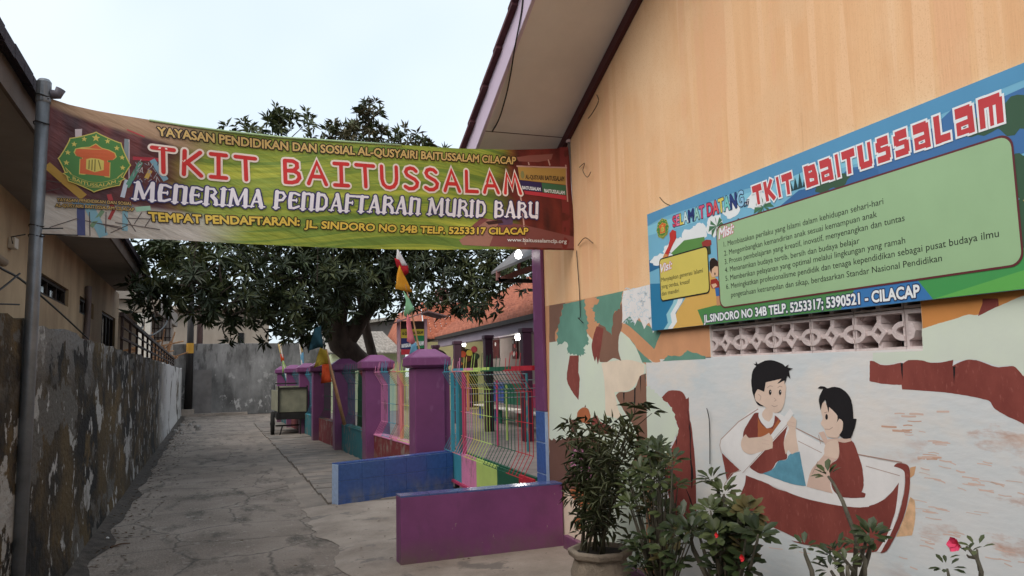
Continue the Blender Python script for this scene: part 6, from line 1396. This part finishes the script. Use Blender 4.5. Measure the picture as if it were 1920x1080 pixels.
# ================================================================== THE BIG TREE
m_bark = mat('dark bark', (.075, .058, .046), .95, .4, 5, .9, bscale=20, stretch=(1, 1, .35))
def leaf_mat(name, dark, light, scale=1.3, rough=.5, trans=.12): return mat(name, light, rough, scale=scale, bump=0, col2=dark, ramp=(.35, .65), spec=.4, detail=4, trans=trans)
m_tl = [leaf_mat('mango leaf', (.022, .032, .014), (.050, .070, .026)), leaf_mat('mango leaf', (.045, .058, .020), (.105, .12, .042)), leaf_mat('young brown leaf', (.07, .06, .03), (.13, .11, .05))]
tree = thing('mango_tree', (2.75, 17.0, 0), 'large dense dark green mango tree leaning over the lane behind the fence', 'tree')
def T(px, py, Y): return on_y(px, py, Y)
mb = MB()
root = T(694, 745, 17.2); root.z = 0
mb.tube([root, T(692, 690, 17.1), T(664, 668, 17.0), T(640, 645, 16.9), T(624, 600, 16.8), T(612, 560, 16.7), T(590, 505, 16.4)], [.30, .24, .23, .27, .25, .19, .11], m_bark, 12)
mb.tube([T(640, 650, 16.95), T(668, 612, 16.9), T(690, 580, 17), T(720, 540, 17.3), T(760, 490, 17.5)], [.24, .2, .17, .12, .07], m_bark, 10)
mb.tube([T(630, 610, 16.8), T(640, 560, 17), T(655, 480, 17.2), T(680, 380, 17.4), T(690, 260, 17.5)], [.22, .2, .16, .11, .04], m_bark, 10)
mb.build('trunk', tree, smooth=True)
mb = MB(); a = T(700, 760, 18.2); a.z = 0
mb.tube([a, T(701, 676, 18.2), T(688, 625, 18.1), T(683, 590, 18), T(670, 540, 17.8)], [.13, .12, .11, .10, .07], m_bark, 9); mb.build('second_stem', tree, smooth=True)
blobs = [(330, 505, 13.0, .85), (300, 555, 13.3, .45), (390, 520, 13.2, .95), (440, 560, 13.8, .8), (380, 565, 13.5, .45), (500, 520, 14.5, 1.2), (560, 560, 15, 1.0), (530, 600, 14.6, .55), (585, 520, 15, 1.2), (660, 510, 15.5, 1.15), (740, 510, 15.8, 1.2), (800, 520, 15.6, 1.0), (860, 520, 15.2, .9), (905, 545, 15, .6), (880, 570, 15, .42), (940, 500, 15, .8), (985, 505, 14.8, .5), (560, 620, 15.2, .35), (700, 545, 15.8, .55), (575, 600, 15.4, .55), (290, 500, 13.6, .8), (970, 480, 15.4, .7),
    (470, 300, 16.5, 1.1), (480, 262, 16.6, .5), (560, 260, 17, .75), (545, 232, 17, .32), (620, 280, 17, .9), (640, 245, 17, .42), (690, 280, 17, .85), (690, 245, 17, .5), (691, 222, 17, .34), (692, 205, 17, .2), (660, 262, 17, .5), (715, 262, 17, .45), (600, 255, 17, .4), (525, 225, 17, .2), (790, 272, 17, .3), (745, 300, 17, .8), (775, 280, 17, .42), (800, 330, 16.8, .9), (420, 360, 15.5, 1.3), (520, 380, 16, 1.6), (640, 390, 16.5, 1.8), (760, 400, 16.5, 1.6), (860, 430, 16, 1.2), (330, 430, 14.2, 1.2), (610, 450, 16.5, 1.4), (720, 450, 16.5, 1.4)]
r_ = random.Random(3); mbs = [MB() for _ in range(4)]
def rosette(mb, p, ax, n_, L, W, m, droop, spread=(.5, 1.25), wide=False):
    ax = V(ax).normalized(); s1 = ax.cross(V((.3, .9, .1))).normalized(); s2 = ax.cross(s1)
    for k in range(n_):
        t_ = k * 2.4 + r_.uniform(-.3, .3); g = r_.uniform(*spread)
        d = ax * math.cos(g) + (s1 * math.cos(t_) + s2 * math.sin(t_)) * math.sin(g)
        mb.leaf(p + d * .02, d, ax + V((0, 0, .3)), L * r_.uniform(.7, 1.15), W * r_.uniform(.8, 1.15), m, droop, wide)
for bi, (px, py, Y, R0) in enumerate(blobs):
    cen = T(px, py, Y); n_ = int((62 if py > 345 else 30) * R0 ** 2.2) + 8
    for _ in range(n_):
        while True:
            q = V((r_.gauss(0, 1), r_.gauss(0, 1), r_.gauss(0, 1)))
            if q.length > .1: break
        q.normalize(); rr = R0 * (r_.random() ** .38) * (1 + .25 * mnoise.noise(q * 2 + V((bi, 0, 0)))); p = cen + V((q.x * rr * 1.1, q.y * rr, q.z * rr * .9))
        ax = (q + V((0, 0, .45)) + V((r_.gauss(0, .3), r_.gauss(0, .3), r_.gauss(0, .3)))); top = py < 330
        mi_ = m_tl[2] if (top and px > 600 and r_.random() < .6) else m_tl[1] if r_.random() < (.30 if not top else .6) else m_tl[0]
        rosette(mbs[bi % 4], p, ax, r_.randint(8, 12), .205, .05, mi_, r_.uniform(.1, .5), (.45, 1.5))
        if r_.random() < .12: mbs[bi % 4].tube([p, p - ax.normalized() * r_.uniform(.3, .6) + V((0, 0, -.05))], [.008, .014], m_bark, 4, False)
for m4 in mbs[1:]:
    o = len(mbs[0].v); km = {i: mbs[0].mi(m) for i, m in enumerate(m4.mats)}
    mbs[0].v += m4.v; mbs[0].f += [[i + o for i in f] for f in m4.f]; mbs[0].m += [km[i] for i in m4.m]
mbs[0].build('crown', tree, smooth='raw')
mb = MB()
for (a, b2, r0) in ((T(590, 505, 16.4), T(500, 520, 14.6), .06), (T(600, 530, 16.5), T(430, 540, 13.9), .06), (T(430, 540, 13.9), T(330, 510, 13.1), .035), (T(760, 490, 17.5), T(860, 500, 15.4), .05), (T(655, 480, 17.2), T(560, 260, 17), .05), (T(720, 540, 17.3), T(745, 300, 17), .05), (T(700, 480, 16.6), T(770, 590, 16), .03)):
    mb.tube([a, (a + b2) / 2 + V((0, 0, .15)), b2], [r0, r0 * .8, r0 * .4], m_bark, 7)
mb.build('limbs', tree, smooth=True)

# ================================================================== PLANTS AT THE FOOT OF THE PEACH WALL
m_pot = mat('mossy cement pot', c(134, 122, 108, 1), .9, .25, 9, .4); m_soil = mat('potting soil', (.02, .015, .012), .95, .3, 20, .5)
m_thin = [leaf_mat('narrow leaf', (.022, .030, .012), (.07, .082, .03), 5), leaf_mat('narrow leaf', (.05, .06, .025), (.11, .12, .05), 5)]
m_fat = [leaf_mat('waxy leaf', (.018, .030, .011), (.048, .070, .024), 4, .4), leaf_mat('waxy leaf', (.042, .058, .020), (.095, .12, .045), 4, .4)]
m_fat.append(leaf_mat('yellowing leaf', (.07, .06, .02), (.16, .13, .05), 4, .5))
m_stem = mat('grey green stem', (.11, .10, .075), .8, .3, 8, .3); m_gst = mat('dark cane', (.05, .045, .025), .7, .3, 8, .2)
WF = 2.14
pc = V((WF + .06, 4.70, 0))
pot = thing('plant_pot', pc, 'eight sided mossy cement pot standing by the purple plinth of the peach wall', 'plant pot')
mb = MB(); mb.lathe([(.0, 0), (.12, 0), (.14, .02), (.19, .12), (.195, .2), (.17, .27), (.17, .29)], pc, m_pot, 20, .3); mb.build('body', pot, smooth=True)
mb = MB(); mb.lathe([(.16, .28), (.205, .292), (.215, .325), (.205, .338), (.18, .338), (.16, .31)], pc, m_pot, 8, .3); mb.build('rim', pot, bevel=.006)
mb = MB(); mb.lathe([(0, .315), (.17, .312)], pc, m_soil, 8, .3); mb.build('soil', pot)
bush = thing('bamboo_shrub', pc + V((0, 0, .31)), 'bushy narrow leaved shrub with upright canes growing in the eight sided pot', 'shrub')
mbl, mbc = MB(), MB(); r_ = random.Random(12)
tops_ = [(1075, 800), (1090, 815), (1110, 800), (1125, 800), (1150, 795), (1165, 800), (1185, 830), (1100, 830), (1135, 820), (1170, 825), (1120, 850), (1190, 860)]
for k, (px, py) in enumerate(tops_):
    tp = on_x(px, py, WF + r_.uniform(-.12, .14)); b0 = pc + V((r_.uniform(-.11, .11), r_.uniform(-.1, .1), .3)); md = (b0 + tp) / 2 + V((0, 0, 0)); md.x = b0.x * .7 + tp.x * .3; md.y = b0.y * .65 + tp.y * .35
    mbc.tube([b0, md, tp], [.010, .008, .004], m_gst, 6, False)
    for i in range(24):
        t_ = r_.random(); t_ = .12 + .88 * (t_ ** .7); p = (b0 * (1 - t_) ** 2 + md * 2 * t_ * (1 - t_) + tp * t_ ** 2)
        a = r_.uniform(0, 6.28); d = V((math.cos(a), math.sin(a), r_.uniform(-.1, .5))); q = p + d * r_.uniform(.02, .12)
        mbc.tube([p, q], [.003, .002], m_gst, 4, False)
        rosette(mbl, q, d + V((0, 0, .2)), r_.randint(3, 6), .085, .0125, m_thin[1] if r_.random() < .4 else m_thin[0], r_.uniform(.2, .6), (.3, 1.3))
for (px, py) in ((1195, 765), (1222, 775), (1068, 795)):
    tp = on_x(px, py, WF); b0 = on_x(1165, 850, WF) if px > 1100 else on_x(1085, 830, WF); mbc.tube([b0, (b0 + tp) / 2 + V((0, 0, .04)), tp], [.005, .004, .002], m_gst, 4, False); rosette(mbl, tp, (0, 0, .3), 7, .10, .015, m_thin[0], .4, (.8, 1.6))
mbc.build('canes', bush); mbl.build('leaves', bush, smooth='raw')
def adenium(lab, base, twigs, Lf=.085, seed=1, X0=WF, flowers=()):
    t_ = thing('desert_rose', base, lab, 'plant'); r0 = random.Random(seed); ms, ml = MB(), MB()
    for (pts, w0, n_) in twigs:
        P = [on_x(px, py, X0 + dx) for px, py, dx in pts]
        if n_ >= 0 and len(P) > 1: ms.tube(P, [w0 * (1 - .55 * i / (len(P) - 1)) for i in range(len(P))], m_stem, 7)
        tp = P[-1]; ax = (P[-1] - P[-2]).normalized() if len(P) > 1 else V((0, 0, 1))
        if n_ > 0: rosette(ml, tp, ax * .5 + V((-.35, -.3, .6)), n_, Lf, Lf * .42, m_fat[2] if r0.random() < .06 else m_fat[r0.randint(0, 1)], .15, (.6, 1.45), True)
    ms.build('stems', t_, smooth=True); ml.build('leaves', t_, smooth='raw')
    for (px, py, dx, col, r1) in flowers:
        p = on_x(px, py, X0 + dx); mb = MB()
        for k in range(5):
            a = k * 1.257; d = V((-.7, .6 * math.cos(a), .6 * math.sin(a))); mb.leaf(p, d, (-1, 0, .2), r1, r1 * .7, paint(*col), .1, True)
        mb.build('flower', t_)
    return t_
r_ = random.Random(31); tw = []
for k in range(74):
    x, y = r_.gauss(1232, 34), r_.uniform(835, 1075); 
    if x < 1175: x = 1175 + r_.random() * 40
    if x > 1312: x = 1290 - r_.random() * 40
    if y < 900: x = 1232 + (x - 1245) * .45
    dx = r_.uniform(-.14, .16); tw.append(([(1245 + (x - 1245) * .25, 1120, .06), (1245 + (x - 1245) * .6, (y + 1110) / 2, dx * .5), (x, y, dx)], .006, r_.randint(8, 12)))
tw += [([(1240, 1100, .05), (1236, 960, .05), (1234, 840, .05)], .012, 9), ([(1260, 1090, .1), (1262, 960, .08), (1258, 880, .06)], .014, 9)]
adenium('tall leafy desert rose bush right beside the potted narrow leaved shrub', on_x(1245, 1110, WF) * V((1, 1, 0)) if False else V((WF + .06, on_x(1245, 1110, WF).y, 0)), tw, .074, 4, WF, ())
tw = [([(1345, 1110, .05), (1352, 960, .05), (1346, 915, .0), (1334, 900, 0)], .012, 12), ([(1350, 1100, .04), (1362, 980, .0), (1357, 926, 0)], .013, 14), ([(1352, 1050, 0), (1380, 990, 0), (1405, 962, -.02)], .013, 16)]
for k in range(40):
    x, y = r_.uniform(1328, 1425), r_.uniform(950, 1075); dx = r_.uniform(-.12, .1)
    if y < 985 and x > 1395 and r_.random() < .5: continue
    tw.append(([(1365 + (x - 1365) * .3, 1130, .04), (1365 + (x - 1365) * .75, (y + 1120) / 2, dx * .5), (x, y, dx)], .007, r_.randint(8, 11)))
tw += [([(1330, 1090, .0), (1300, 1030, 0), (1296, 1012, 0), (1305, 985, 0)], .015, 9), ([(1340, 1100, 0), (1322, 1040, -.02), (1310, 1000, -.02)], .013, 8)]
adenium('thick stemmed desert rose with small red flowers in front of the painted boat bow', V((WF + .05, on_x(1365, 1120, WF).y, 0)), tw, .078, 6, WF, ((1347, 1003, -.16, (214, 40, 50), .018), (1396, 1046, -.16, (214, 40, 50), .022)))
tw = [([(1600, 1130, .1), (1606, 1010, .1), (1580, 940, .1), (1562, 905, .1), (1553, 893, .1)], .011, 10), ([(1600, 1130, .08), (1628, 1040, .08), (1636, 1010, .08)], .013, 14), ([(1590, 1120, .0), (1575, 1060, 0), (1560, 1045, 0)], .012, 11), ([(1595, 1120, .1), (1600, 1070, .08), (1572, 1035, .06)], .012, 10), ([(1530, 1130, .05), (1522, 1070, .05), (1510, 1040, .05), (1508, 1028, .05)], .012, 8), ([(1620, 1110, .05), (1622, 1050, .05), (1610, 1025, .05)], .011, 13), ([(1580, 1130, .0), (1570, 1090, -.02), (1558, 1070, -.02)], .012, 10), ([(1600, 1130, 0), (1590, 1080, -.03), (1588, 1060, -.03)], .012, 10), ([(1610, 1060, .06), (1618, 1035, .05), (1628, 1000, .05)], .010, 12)]
adenium('spindly desert rose with one tall bent stem before the painted boat hull', V((WF + .1, on_x(1590, 1130, WF).y, 0)), tw, .055, 8, WF)
tw = [([(1838, 1130, .1), (1840, 1072, .1), (1832, 1048, .1), (1818, 1030, .1), (1812, 1025, .1)], .009, 0), ([(1838, 1070, .1), (1832, 1044, .1), (1832, 1030, .1)], .007, 6), ([(1830, 1046, .1), (1816, 1044, .1), (1813, 1040, .1)], .006, 5), ([(1784, 1130, .1), (1780, 1086, .1), (1776, 1066, .1)], .008, 8)]
adenium('thin bare desert rose with one pink flower below the painted river', V((WF + .1, on_x(1830, 1130, WF).y, 0)), tw, .036, 9, WF, ((1797, 1020, .09, (226, 70, 110), .035), (1793, 1022, .10, (232, 100, 130), .03)))
